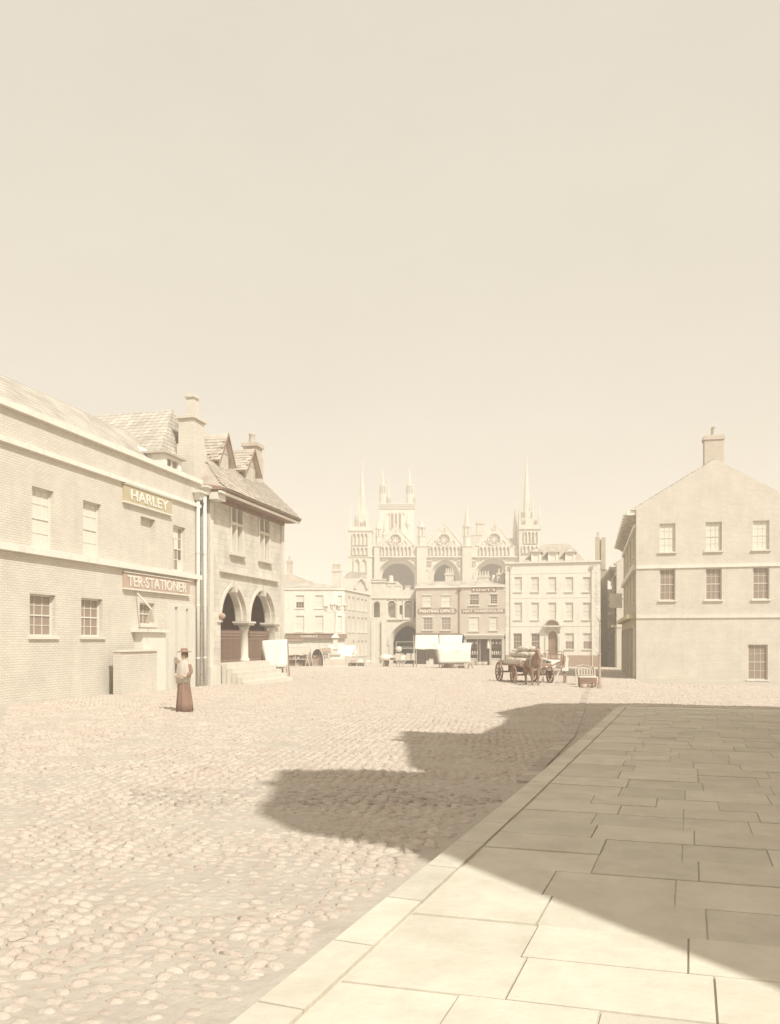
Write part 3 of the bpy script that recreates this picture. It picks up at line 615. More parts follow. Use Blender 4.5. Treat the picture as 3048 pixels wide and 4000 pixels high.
for Mx, l in ((A2, ch_l), (A3, L3)): box('cornice', 'white_stucco', cb, -.02, l, -.14, .3, ztop+.006, ztop+.165).matrix_local = Mx
p3 = A3 @ Vector((L3, .3, 0)); pb = A3 @ Vector((L3, 9, 0)); pi_ = A3 @ Vector((0, .3, 0))
core = [(xa, .5), (xb-.1, .5), (pi_.x-.3, pi_.y+.3), (p3.x-.3, p3.y), (pb.x, pb.y), (xa, pb.y)]
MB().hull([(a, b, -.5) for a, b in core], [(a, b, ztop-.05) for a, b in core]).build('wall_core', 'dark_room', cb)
rp = [(xa, -.05), (xb, -.05), (c2.x, c2.y), (p3.x, p3.y), (pb.x, pb.y), (xa, pb.y)]; zr = C_.z(g3(0, 385)[1], 1250, 4)
MB().hull([(a, b, ztop+.17) for a, b in rp], [(a*.55 + (xa-1)*.45, b*.3+3.4, zr) for a, b in rp]).build('roof', 'pale_slate', cb)
fa = C_.rect(*g3(86, 997), *g3(668, 1052)); fb = MB().box(fa[0], fa[1], -.42, -.003, fa[2], fa[3]).build('fascia', 'sign_dark', cb); fb['label'] = 'brown fascia board reading GARRAT'
box('cornice_cap', 'sign_board', fb, fa[0]-.05, fa[1]+.05, -.52, -.003, fa[3]+.002, fa[3]+.09)
f2 = MB().box(-.03, ch_l+.1, -.40, -.003, fa[2], fa[3]).build('fascia', 'sign_dark', cb); f2.matrix_local = A2
text(fb, 'GARRAT', 'letter_white', C_.x(g3(362, 0)[0], -.42), -.422, (fa[2]+fa[3])/2, (C_.x(g3(462, 0)[0])-C_.x(g3(262, 0)[0])), .24, .02, .015)
box('blind_box', 'sign_board', cb, fa[0], C_.x(g3(300, 0)[0]), -.34, -.003, fa[2]-.22, fa[2]-.003)
box('shop_window', 'pane_blind', cb, xa+.5, xb-.3, -.05, -.004, .7, fa[2]-.4)
for k in range(6): box('shop_post', 'white_paint', cb, xa+.5+(xb-xa-.9)*k/5-.05, xa+.5+(xb-xa-.9)*k/5+.05, -.1, -.052, -.4, fa[2]-.26)
box('stall_riser', 'white_paint', cb, xa+.4, xb-.2, -.16, -.101, -.5, .7)
q = C_.p(*g3(640, 400), 5); q2 = C_.p(*g3(738, 225), 5); chimney(cb, q[0], q2[0], 4.6, 5.6, ztop, q2[1], 'pale_brick', 4)

# old houses behind the guildhall and the corner shop: only roofs show
o_ = at(1165, 2500, 104); H_ = Fr(o_.x, o_.y, TH)
oh = fthing('old_house', 'old tiled house whose mottled roof shows behind the white corner shop', 'house', H_)
a, b, c, d = H_.rect(*g3(60, 370), *g3(372, 1400)); e = H_.z(g3(0, 285)[1], 1160)
wall_mb(MB(), a-3, b, -.5, d, 0, 6, []).build('wall', 'buff_brick', oh)
MB().prism([(a-3.2, d), (b+.2, d), (b-2.2, e), (a-3.2, e)], 1.0, 5).build('roof', 'stone_slate', oh)
q = H_.rect(*g3(100, 160), *g3(190, 300)); chimney(oh, q[0]-.3, q[1]-.6, 1.6, 2.6, d, q[3]+.6, 'buff_brick', 1)

# ------------------------------------------------------------------ the gatehouse
o_ = at(1560, 2500, 101); W_ = Fr(o_.x, o_.y, TH)
gt = fthing('gatehouse', 'battlemented medieval stone gatehouse with deep pointed archway', 'gatehouse', W_)
def gp_(u, v, y=0): return W_.p(*g3(u, v), y)
x0, zt = gp_(1272, 470); x1 = gp_(1790, 0)[0]; zstr = gp_(1400, 825)[1]; zs2 = gp_(1400, 570)[1]
ax0, asp = gp_(1312, 1130); ax1 = gp_(1778, 0)[0]; aap = gp_(1545, 843)[1]
nich = [(gp_(a, 0)[0], gp_(b, 0)[0], gp_(0, 800)[1], gp_(0, 640)[1], gp_(0, 600)[1]) for a, b in ((1305, 1388), (1500, 1588), (1610, 1690))]
slit = (gp_(1440, 0)[0], gp_(1475, 0)[0], gp_(0, 762)[1], gp_(0, 655)[1])
nops = [(n_[0], n_[1], n_[2], n_[4]+.15) for n_ in nich]
m = wall_mb(MB(), x0, x1, -.6, zt, 0, 1.0, [(ax0, ax1, -.6, aap+.2)] + nops + [slit]); arch_fill(m, ax0, ax1, asp, aap, aap+.2, 0, 1.0, 10)
for n_ in nich: arch_fill(m, n_[0], n_[1], n_[3], n_[4], n_[4]+.15, 0, 1.0, 5)
m.build('wall', 'ashlar', gt)
bk = MB(); bk.box(x0, x1, 1.002, 1.5, zstr+.3, zt-.1); bk.build('inner_wall', 'ashlar', gt)
ins = .17; yy = 1.0
for k in range(3):
    r_ = MB(); p, q = ax0 + ins*(k+.3), ax1 - ins*(k+.3); arch_ring(r_, p+ins, q-ins, asp, aap-ins*(k+1.2)*1.0, ins*1.1, .3+.45*k, .9+.45*k, 10)
    for s_ in (p, q-ins): r_.box(s_, s_+ins*1.0, .3+.45*k, .9+.45*k, -.6, asp)
    r_.build('arch_order', 'ashlar', gt)
arch_ring(MB(), ax0+.02, ax1-.02, asp, aap-.02, .2, -.14, -.003, 10).build('hood_mould', 'ashlar', gt)
pi2 = ax0+ins*2.2, ax1-ins*2.2
box('passage_wall', 'shade_brown', gt, pi2[0]-.9, pi2[0]-.3, 2.0, 9, -.6, zstr); box('passage_wall', 'shade_brown', gt, pi2[1]+.3, pi2[1]+.9, 2.0, 9, -.6, zstr)  # dark colour stands for shade inside the passage
box('passage_vault', 'shade_brown', gt, pi2[0]-.9, pi2[1]+.9, 1.6, 9, zstr+.21, zstr+.29); box('passage_dark_end', 'brown_timber', gt, pi2[0]-.3, pi2[1]+.3, 8.5, 8.9, -.6, zstr+.2)  # vault painted with shade; added end closes the open passage to darken it
for v in (825, 570): zz_ = gp_(1400, v)[1]; box('string_course', 'ashlar', gt, x0-.1, x1, -.22, -.003, zz_-.06, zz_+.1)
for n_ in nich:
    r_ = MB(); arch_ring(r_, n_[0]+.01, n_[1]-.01, n_[3], n_[4], .1, -.1, -.004, 5); r_.build('niche_mould', 'ashlar', gt)
    arch_ring(MB(), n_[0]+.3, n_[1]-.3, n_[3]-.2, n_[4]-.45, .22, .3, .5, 5).build('niche_cusp', 'ashlar', gt)
for u in (1278, 1408, 1485, 1600):
    p = gp_(u, 0)[0]; box('shaft', 'ashlar', gt, p-.07, p+.07, -.15, -.004, zstr+.12, zs2-.08)
box('slit_pane', 'pane_mid', gt, slit[0], slit[1], .5, .52, slit[2], slit[3])
for a, b in ((1507, 1528), (1544, 1566), (1582, 1603), (1620, 1642)):
    p, q = W_.x(a), W_.x(b); zz_ = W_.z(2291, a); k = box('merlon', 'ashlar', gt, p, q, .02, .5, zt-.002, zz_); box('merlon_cap', 'ashlar', k, p-.06, q+.06, -.05, .57, zz_+.002, zz_+.1)
# stair turret at its left end
t0, tz = gp_(1108, 345); t1 = gp_(1284, 0)[0]; tb = gp_(1108, 800)[1]
tn = (gp_(1135, 0)[0], gp_(1205, 0)[0], tb, gp_(0, 650)[1], gp_(0, 612)[1])
m = wall_mb(MB(), t0, t1-.06, tb, tz-.12, -.7, .55, [(tn[0], tn[1], tn[2], tn[4]+.1)]); arch_fill(m, tn[0], tn[1], tn[3], tn[4], tn[4]+.1, -.7, .55, 5)
m.box(t0, t1-.06, .551, 3.5, tb, tz-.12); m.box(t0-.12, t1+.08, -.9, 3.6, -.6, tb)
tr = m.build('stair_turret', 'ashlar', gt)
zz_ = gp_(1100, 380)[1]; box('turret_string', 'ashlar', tr, t0-.12, t1+.04, -.84, .5, zz_-.08, zz_+.06); box('turret_cap', 'ashlar', tr, t0-.1, t1+.03, -.8, 3.6, tz-.118, tz)
zz_ = gp_(1100, 570)[1]; box('turret_string', 'ashlar', tr, t0-.1, t1, -.82, .5, zz_-.08, zz_+.08)
for a in (1102, 1225): p = gp_(a, 0)[0]; box('buttress', 'ashlar', tr, p, p+.5, -1.25, -.901, -.6, tb-.4)
# pinnacled chimney behind the battlements
px_, pz_ = W_.p(1528, 2249, 5); k = MB(); k.box(px_-.55, px_+.55, 4.5, 5.5, zt-.6, pz_-1.0); k.box(px_-.65, px_+.65, 4.4, 5.6, pz_-1.0, pz_-.8); k.lathe([(.34, pz_-.8), (.28, pz_-.1), (.2, pz_)], (px_, 5, 0), 8); k.build('chimney', 'ashlar', gt)
px2, pz2 = W_.p(1553, 2270, 6); MB().prism([(px2-.7, zt-.8), (px2+.7, zt-.8), (px2+.7, pz2-.7), (px2, pz2), (px2-.7, pz2-.7)], 5.7, 6.4).build('stone_gablet', 'ashlar', gt)

# ------------------------------------------------------------------ printing office and hat warehouse
g5 = lambda u, v: (1430 + .35714*u, 2250 + .35714*v)
b5 = gpt(1800, 2597); P_ = Fr(b5.x, b5.y, 0)
def r5(u0, v0, u1, v1, y=0): return P_.rect(*g5(u0, v0), *g5(u1, v1), y)
def shop(name, label, ua, ub, ops, panes, roof_v):
    o = fthing(name, label, 'building', P_); xa = P_.x(g5(ua, 0)[0]) + .01; xb = P_.x(g5(ub, 0)[0]) - .01; zt = P_.z(g5(0, 132)[1], g5(700, 0)[0]); zsf = P_.z(g5(0, 640)[1], g5(900, 0)[0])
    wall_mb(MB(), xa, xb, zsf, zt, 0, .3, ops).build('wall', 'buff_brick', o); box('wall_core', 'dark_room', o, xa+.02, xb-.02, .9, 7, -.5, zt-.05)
    for w, pn in zip(ops, panes): window(o, *w, rec=.1, cols=3, rows=2, pane=pn, sill=.14, lintel=.16, fw=.08)
    box('cornice', 'white_stucco', o, xa-.005, xb+.005, -.2, .35, zt+.003, zt+.2)
    zr = P_.z(g5(0, roof_v)[1], g5(1000, 0)[0], 3); MB().prismx([(-.1, zt+.21), (3, zr), (7.5, zt+.21)], xa, xb).build('roof', 'pale_slate', o)
    return o, xa, xb, zt, zsf
oA = [r5(618, 212, 716, 335), r5(825, 212, 926, 335), r5(622, 452, 728, 592), r5(822, 452, 928, 592)]
pa, xa, xb, zt, zsf = shop('printing_office', 'brick printing office with torn white canvas awning over its shop front', 545, 1018, oA, ['pane_blind', 'pane_blind', 'pane_mid', 'pane_mid'], 55)
sg = r5(560, 360, 1002, 408); sb_ = MB().prism([(sg[0]+.2, sg[2]), (sg[1]-.2, sg[2]), (sg[1]-.05, (sg[2]+sg[3])/2), (sg[1]-.2, sg[3]), (sg[0]+.2, sg[3]), (sg[0]+.05, (sg[2]+sg[3])/2)], -.07, -.003).build('sign_board', 'sign_dark', pa); sb_['label'] = 'tan sign board reading PRINTING OFFICE'
text(sb_, 'PRINTING OFFICE.', 'letter_white', (sg[0]+sg[1])/2, -.072, (sg[2]+sg[3])/2, (sg[1]-sg[0])*.88, .40, .02, .045)
box('shop_cornice', 'sign_dark', pa, xa, xb+.3, -.3, -.003, zsf-.02, zsf+.16)
for k in range(5): p = xa + (xb-xa)*k/4.0; box('shop_post', 'brown_timber', pa, min(p, xb-.16), min(p+.16, xb), .05, .25, -.4, zsf-.03)
box('shop_panel', 'brown_timber', pa, xa+.1, xb-.1, .3, .4, -.4, .7); box('shop_glass', 'pane_dark', pa, xa+.1, xb-.1, .33, .35, .72, zsf-.04)
def sheet(name, mat, par, P, nx=10, ny=6, sag=.05, thick=.012, seed=0):   # draped cloth between four corners (a,b,c,d)
    a, b, c, d = [Vector(p) for p in P]; n0 = (b-a).cross(d-a).normalized(); rr = random.Random(seed); m = MB(); ph = rr.random()*6
    vs = []
    for j in range(ny+1):
        for i in range(nx+1):
            s, t = i/nx, j/ny; p = (a*(1-s)+b*s)*(1-t) + (d*(1-s)+c*s)*t
            k = 4*s*(1-s)*4*t*(1-t); p = p - Vector((0,0,sag*k)) + n0*(.03*math.sin(s*11+ph+t*3)*(.3+t)); vs.append(p)
    N = len(vs); vs += [p - n0*thick for p in vs]; w = nx+1; f = []
    for j in range(ny):
        for i in range(nx):
            q = j*w+i; f += [(q, q+1, q+w+1, q+w), (N+q, N+q+w, N+q+w+1, N+q+1)]
    ed = [j*w for j in range(ny+1)], [j*w+nx for j in range(ny+1)], list(range(w)), [ny*w+i for i in range(w)]
    for e in ed:
        for p, q in zip(e, e[1:]): f.append((p, q, N+q, N+p))
    m.add(vs, f); return m.build(name, mat, par, True)
zA0 = zsf - .06; zA1 = P_.z(g5(0, 802)[1], g5(600, 0)[0], -2.1)
for (u0, u1, v0, v1, sd) in ((545, 795, 528, 800, 1), (803, 1062, 802, 1040, 2)):
    sheet('awning', 'canvas', pa, [(P_.x(g5(u0, 0)[0]), -.31, zA0), (P_.x(g5(u1, 0)[0]), -.31, zA0), (P_.x(g5(v1, 0)[0], -2.1), -2.1, zA1), (P_.x(g5(v0, 0)[0], -2.1), -2.1, zA1)], seed=sd)
for u in (530, 1040): p = P_.x(g5(u, 0)[0], -2.1); box('awning_pole', 'pale_timber', pa, p-.03, p+.03, -2.13, -2.07, gz(b5.x+p, b5.y-2)-P_.o.z-.05, zA1+.05)

oB = [r5(1130, 200, 1236, 318), r5(1355, 198, 1438, 308), r5(1128, 448, 1234, 600), r5(1350, 446, 1437, 592)]
hb, xa, xb, zt2, zsf2 = shop('hat_warehouse', 'brick hat warehouse with white shop cornice and hats in its windows', 1020, 1523, oB, [['pane_dark', 'pane_mid'], 'pane_dark', 'pane_blind', 'pane_blind'], 55)
for (q, s, l, hf) in (((1160, 128, 1425, 170), "FOOT'S", "tan board reading FOOT'S under the eaves", .62), ((1050, 362, 1519, 403), 'HAT WAREHOUSE', 'long tan board reading HAT WAREHOUSE', .7)):
    g_ = r5(*q); k = box('sign_board', 'sign_dark', hb, g_[0], g_[1], -.06, -.003, g_[2], g_[3]); k['label'] = l
    text(k, s, 'letter_white', (g_[0]+g_[1])/2, -.062, (g_[2]+g_[3])/2, (g_[1]-g_[0])*.93, (g_[3]-g_[2])*hf, .02, .035, spacing=1.25 if 'FOOT' in s else 1)
MB().tube((P_.x(g5(1022, 0)[0]), -.12, zsf+.1), (P_.x(g5(1022, 0)[0]), -.12, zt-.5), .055).build('drain_pipe', 'cast_iron', hb)
c = P_.x(g5(1022, 0)[0]); MB().hull([(c-.1,-.2,zt-.55),(c+.1,-.2,zt-.55),(c+.1,-.02,zt-.55),(c-.1,-.02,zt-.55)], [(c-.24,-.3,zt-.25),(c+.24,-.3,zt-.25),(c+.24,-.02,zt-.25),(c-.24,-.02,zt-.25)]).build('hopper_head', 'cast_iron', hb)
q = r5(1075, 640, 1518, 690); zfb = q[2]
k = MB(); k.box(q[0], q[1], -.5, -.003, q[3]-.12, q[3]+.04); k.box(q[0]+.04, q[1]-.04, -.36, -.003, q[3]-.3, q[3]-.12); k.box(q[0]+.1, q[1]-.1, -.2, -.003, zfb, q[3]-.3); k.build('shop_cornice', 'white_paint', hb)
for u in (1072, 1490): p = P_.x(g5(u, 0)[0]); box('pilaster', 'pale_timber', hb, p, p+.3, -.16, .1, -.4, zfb-.002)
for u0, u1 in ((1100, 1225), (1368, 1486)):
    p, q_ = P_.x(g5(u0, 0)[0]), P_.x(g5(u1, 0)[0]); sw = box('shop_window', 'pale_timber', hb, p, q_, -.05, .05, -.4, .62)
    box('window_back', 'dark_room', sw, p, q_, .5, .55, .62, zfb-.01)
    zsh = P_.z(g5(0, 865)[1], g5(1400, 0)[0])
    for zl in (.64, zsh, (zsh+zfb)/2-.05): box('shelf', 'brown_timber', sw, p+.02, q_-.02, .05, .48, zl, zl+.03)
    for s_ in (p, q_-.05): box('window_post', 'pale_timber', sw, s_, s_+.05, -.04, .04, .622, zfb-.01)
    j = 0
    for zl, n_, ty in ((.67, 6, 0), (zsh+.03, 5, 1), (P_.z(g5(0, 745)[1], g5(1400, 0)[0]), 3, 2)):
        for i in range(n_):
            cx_ = p + (q_-p)*(i+.5)/n_
            if ty == 1: MB().lathe([(.1, 0), (.085, .1), (.085, .42), (.0, .43)], (cx_, .2, zl), 8).build('hat', 'pale_cloth', sw, True)
            elif ty == 2: 
                MB().lathe([(.2, 0), (.2, .02), (.12, .03), (.12, .2), (.14, .26), (.0, .27)], (cx_, .25, zl), 10).build('hat', 'canvas', sw, True); box('hat_bracket', 'brown_timber', sw, cx_-.015, cx_+.015, .24, .26, (zsh+zfb)/2-.05, zl-.002)
            else: MB().lathe([(.16, 0), (.16, .02), (.1, .03), (.1, .14), (.0, .15)], (cx_, .2, zl), 8).build('hat', 'sacking', sw, True)
p = P_.x(g5(1338, 0)[0]); MB().lathe([(.17, 0), (.19, .05), (.14, .5), (.03, 1.12), (.0, 1.13)], (p, .0, P_.z(g5(0, 795)[1], g5(1338, 0)[0])), 8).build('hanging_cloth', 'canvas', hb, True)
p = P_.x(g5(1245, 0)[0]); box('open_door', 'plinth_brick', hb, p-.03, p+.03, .06, .9, -.3, zfb-.1)
box('door_post', 'pale_timber', hb, P_.x(g5(1352, 0)[0]), P_.x(g5(1366, 0)[0]), -.05, .1, -.4, zfb-.01)
zr = P_.z(g5(0, 70)[1], g5(1000, 0)[0], 3)
g4 = lambda u, v: (1330 + .50595*u, 1750 + .50595*v)
for par, (u0, v0, u1, v1, n_, yy) in ((pa, (812, 965, 872, 1024, 4, 3.2)), (hb, (1066, 985, 1150, 1030, 4, 3.2)), (hb, (1210, 965, 1268, 1062, 2, 2.2))):
    a, b, c_, d = P_.rect(*g4(u0, v0), *g4(u1, v1), yy); chimney(par, a, b, yy-.3, yy+.4, min(c_, zr)-.8, d, 'pale_brick', n_)
a, b, c_, d = P_.rect(*g4(1165, 962), *g4(1202, 1018), 2.6); MB().lathe([((b-a)/2, 0), ((b-a)/2*.95, .15), ((b-a)*.27, d-c_-.1), ((b-a)*.2, d-c_)], ((a+b)/2, 2.6, c_-.3), 12).build('chimney_cowl', 'white_paint', hb, True)
MB().box((a+b)/2-.5, (a+b)/2+.5, 2.2, 3.0, zt2, c_-.28).build('chimney_base', 'pale_brick', hb)

# ------------------------------------------------------------------ tall white house
g6 = lambda u, v: (1930 + u/3, 2050 + v/3)
D_ = Fr(at(2160, 2500, 96).x, at(2160, 2500, 96).y, 0)
wh = fthing('white_house', 'tall white five-bay house with arched doorway and three roof dormers', 'house', D_)
def r6(u0, v0, u1, v1, y=0): return D_.rect(*g6(u0, v0), *g6(u1, v1), y)
x0, x1 = D_.x(g6(137, 0)[0]), D_.x(g6(1248, 0)[0]); zt = D_.z(g6(0, 447)[1], g6(690, 0)[0]); zpl = D_.z(g6(0, 1530)[1], g6(1000, 0)[0])
cols_ = ((240, 328), (438, 527), (638, 730), (839, 930), (1043, 1137)); ops = []; pn = []
for i, (a, b) in enumerate(cols_):
    ops += [r6(a, 613, b, 783), r6(a, 912, b, 1112)]; pn += ['pane_blind', 'pane_blind']
for (a, b), p in (((228, 328), 'pane_dark'), ((437, 537), 'pane_dark'), ((837, 938), ['pane_mid', 'pane_blind']), ((1046, 1150), ['pane_mid', 'pane_blind'])):
    ops.append(r6(a, 1272, b, 1458)); pn.append(p)
dr = r6(637, 1245, 742, 1600); dsp = D_.z(g6(0, 1305)[1], g6(690, 0)[0])
m = wall_mb(MB(), x0, x1, -.6, zt, 0, .35, ops + [(dr[0], dr[1], dr[2], dr[3]+.12)]); arch_fill(m, dr[0], dr[1], dsp, dr[3], dr[3]+.12, 0, .35, 6, False)
m.build('wall', 'white_stucco', wh)
core = MB(); core.box(x0+.02, x1-.02, .7, 9, -.6, zt-.05); core.build('wall_core', 'pale_brick', wh)
for o, p in zip(ops, pn): window(wh, *o, rec=.16, cols=3, rows=2, pane=p, sill=.13, fw=.05, bar=.02)
for o in ops[-2:]:
    c = (o[0]+o[1])/2
    for k in range(4): xx = o[0]+.14+(o[1]-o[0]-.28)*k/3; MB().lathe([(.08,0),(.1,.1),(.06,.16),(.16,.3),(.0,.42)], (xx, .3, o[2]+.12), 6).build('potted_flower', 'pale_cloth', wh)
box('cornice', 'white_stucco', wh, x0-.08, x1+.08, -.22, .4, zt+.003, zt+.17)
for v in (570, 857, 1193): zz_ = D_.z(g6(0, v)[1], g6(690, 0)[0]); box('string_course', 'white_stucco', wh, x0+.42, x1-.42, -.03, -.003, zz_, zz_+.1)
box('plinth', 'plinth_brick', wh, x0+.02, x1-.02, -.06, -.003, -.6, zpl)
nq = 26
for k in range(nq):
    h = (zt-zpl)/nq; w = .58 if k % 2 else .40
    for s_ in (0, 1):
        a, b = (x0-.02, x0+w) if s_ == 0 else (x1-w, x1+.02); box('quoin', 'white_stucco', wh, a, b, -.045, -.002, zpl+h*k+.012, zpl+h*(k+1)-.012)
# doorway with segmental hood
ds = box('door', 'brown_timber', wh, dr[0], dr[1], .25, .31, dr[2]-.5, dr[3]); 
for j in range(3):
    for i in range(2): a = dr[0]+.12+(dr[1]-dr[0]-.14)*i/2; box('door_panel', 'brown_timber', ds, a, a+(dr[1]-dr[0])/2-.2, .22, .248, dr[2]-.1+.85*j, dr[2]+.6+.85*j)
MB().tube((dr[1]-.2,.25,dr[2]+1.0), (dr[1]-.2,.17,dr[2]+1.0), .04).build('door_knob', 'straw', ds)
arch_ring(MB(), dr[0], dr[1], dsp, dr[3], .16, -.07, -.003, 6, False).build('door_arch', 'white_paint', wh)
for a in (dr[0]-.36, dr[1]+.12): box('door_pilaster', 'white_paint', wh, a, a+.24, -.12, -.004, -.4, dsp)
hz0 = D_.z(g6(0, 1192)[1], g6(690, 0)[0]); hz1 = D_.z(g6(0, 1105)[1], g6(690, 0)[0]); hx0, hx1 = D_.x(g6(578, 0)[0], -.6), D_.x(g6(788, 0)[0], -.6); c = (hx0+hx1)/2; hw = (hx1-hx0)*.36
hd = MB().box(hx0, hx1, -.66, -.003, hz0-.08, hz0+.14).build('door_hood', 'pale_timber', wh)
arch_ring(MB(), c-hw, c+hw, hz0+.145, hz1-.14, .14, -.6, -.003, 7, False).build('hood_arch', 'pale_timber', hd)
P7 = arch_pts(c-hw+.01, c+hw-.01, hz0+.146, hz1-.15, 7, False); MB().prism(P7, -.12, -.004).build('tympanum', 'plinth_brick', hd)
for a in (hx0+.15, hx1-.4): MB().prismx([(-.004, hz0-.085), (-.6, hz0-.085), (-.45, hz0-.3), (-.1, hz0-.75), (-.004, hz0-.8)], a, a+.25).build('bracket', 'pale_timber', hd)
for u in (196, 1152):
    p = D_.x(g6(u, 0)[0]); za_ = D_.z(g6(0, 520)[1], g6(u, 0)[0]); dp = MB().tube((p,-.13,-.4), (p,-.13,za_), .05).build('drain_pipe', 'white_paint', wh)
    MB().hull([(p-.08,-.2,za_-.1),(p+.08,-.2,za_-.1),(p+.08,-.05,za_-.1),(p-.08,-.05,za_-.1)], [(p-.2,-.32,za_+.4),(p+.2,-.32,za_+.4),(p+.2,-.05,za_+.4),(p-.2,-.05,za_+.4)]).build('hopper_head', 'buff_brick', dp)
rl, rr = D_.x(g6(300, 0)[0], .8), D_.x(g6(1088, 0)[0], .8); zrd = D_.z(g6(0, 225)[1], g6(700, 0)[0], 3.6); ra, rb_ = D_.x(g6(585, 0)[0], 3.6), D_.x(g6(882, 0)[0], 3.6)
rf = MB(); zb_ = zt+.05; rf.add([(rl,.5,zb_),(rr,.5,zb_),(rr+.3,8.5,zb_),(rl-.3,8.5,zb_),(ra,3.6,zrd),(rb_,3.6,zrd),(rb_,5.2,zrd),(ra,5.2,zrd)], [(0,1,5,4),(1,2,6,5),(2,3,7,6),(3,0,4,7),(4,5,6,7),(0,3,2,1)]); rf.build('roof', 'stone_slate', wh)
for k, (u0, u1) in enumerate(((437, 552), (634, 750), (836, 952))):
    yy = .75; a, b, c_, d = r6(u0, 325, u1, 440, yy); d_ = MB(); wall_mb(d_, a, b, c_-.2, d, yy, yy+.12, [(a+.24, b-.24, c_, d-.12)]); c2_ = (a+b)/2
    for s_ in (a, b-.1): d_.box(s_, s_+.1, yy+.12, yy+2.1, c_-.2, d)
    dm = d_.build('dormer', 'white_stucco', wh); ov = .16
    box('pane', 'pane_blind', dm, a+.23, b-.23, yy+.08, yy+.09, c_-.02, d-.1)
    if k == 1:
        pts = [(a-ov, d+.003)] + [(c2_ - (hw_:=(b-a)/2+ov)*math.cos(R(180)*i/8), d + .16 + .42*math.sin(R(180)*i/8)) for i in range(9)] + [(b+ov, d+.003)]
    else: pts = [(a-ov, d+.003), (b+ov, d+.003), (b+ov, d+.14), (c2_, d+.62), (a-ov, d+.14)]
    MB().prism(pts, yy-.18, yy+2.4).build('dormer_roof', 'stone_slate', dm)
    MB().prism([(c2_+(p-c2_)*.62, d+.09+(q-d)*.55) for p, q in pts if q > d+.1 or k != 1][:9], yy-.2, yy-.182).build('pediment_panel', 'white_stucco', dm)
q = D_.rect(*g6(1188, 150), *g6(1308, 500), 5); ck = MB(); ck.box(q[0], (q[0]+q[1])/2-.08, 4.6, 5.8, zt-.5, q[3]); ck.box((q[0]+q[1])/2+.08, q[1], 4.7, 5.9, zt-.5, q[3]-.05); ck.box((q[0]+q[1])/2-.08, (q[0]+q[1])/2+.08, 5.0, 5.6, zt-.5, q[3]-.3); ck.box(q[0]+.4, q[1]+.25, 4.8, 6.4, -.5, zt-.5)
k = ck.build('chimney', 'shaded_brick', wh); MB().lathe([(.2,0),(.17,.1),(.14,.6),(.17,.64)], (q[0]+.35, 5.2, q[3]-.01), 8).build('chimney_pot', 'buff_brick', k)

# ------------------------------------------------------------------ low house in the gap
o_ = at(2370, 2500, 108); L_ = Fr(o_.x, o_.y, 0)
lh = fthing('low_house', 'low parapeted house squeezed between the white house and the shaded terrace', 'house', L_)
lx0, lx1 = L_.x(2335), L_.x(2440); lz = L_.z(2371, 2370)
ow = L_.rect(2367, 2427, 2392, 2454); ow2 = L_.rect(2367, 2510, 2392, 2545)
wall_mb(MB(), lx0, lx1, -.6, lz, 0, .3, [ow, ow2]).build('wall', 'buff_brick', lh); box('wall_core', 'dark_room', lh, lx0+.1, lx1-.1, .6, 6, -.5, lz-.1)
window(lh, *ow, cols=3, rows=1, sill=.1); window(lh, *ow2, cols=3, rows=1, pane='pane_mid', sill=.1)
box('parapet', 'white_stucco', lh, lx0, lx1, -.15, .35, lz+.003, lz+.2); zz_ = L_.z(2402, 2370); box('string_course', 'white_stucco', lh, lx0, lx1, -.12, -.003, zz_, zz_+.35)
q = L_.rect(2366, 2347, 2396, 2366, 1.2); d_ = MB(); wall_mb(d_, q[0], q[1], lz-.2, q[3], 1.2, 1.35, [(q[0]+.12, q[1]-.12, q[2], q[3]-.1)]); d_.prismx([(1.35, lz-.2), (3, q[3]), (1.35, q[3])], q[0]+.02, q[1]-.02); dd = d_.build('dormer', 'white_stucco', lh); box('pane', 'pane_mid', dd, q[0]+.1, q[1]-.1, 1.3, 1.31, q[2], q[3]-.09)
MB().prismx([(.36, lz+.02), (4, lz+2.6), (7, lz+.02)], lx0, lx1).build('roof', 'pale_slate', lh)

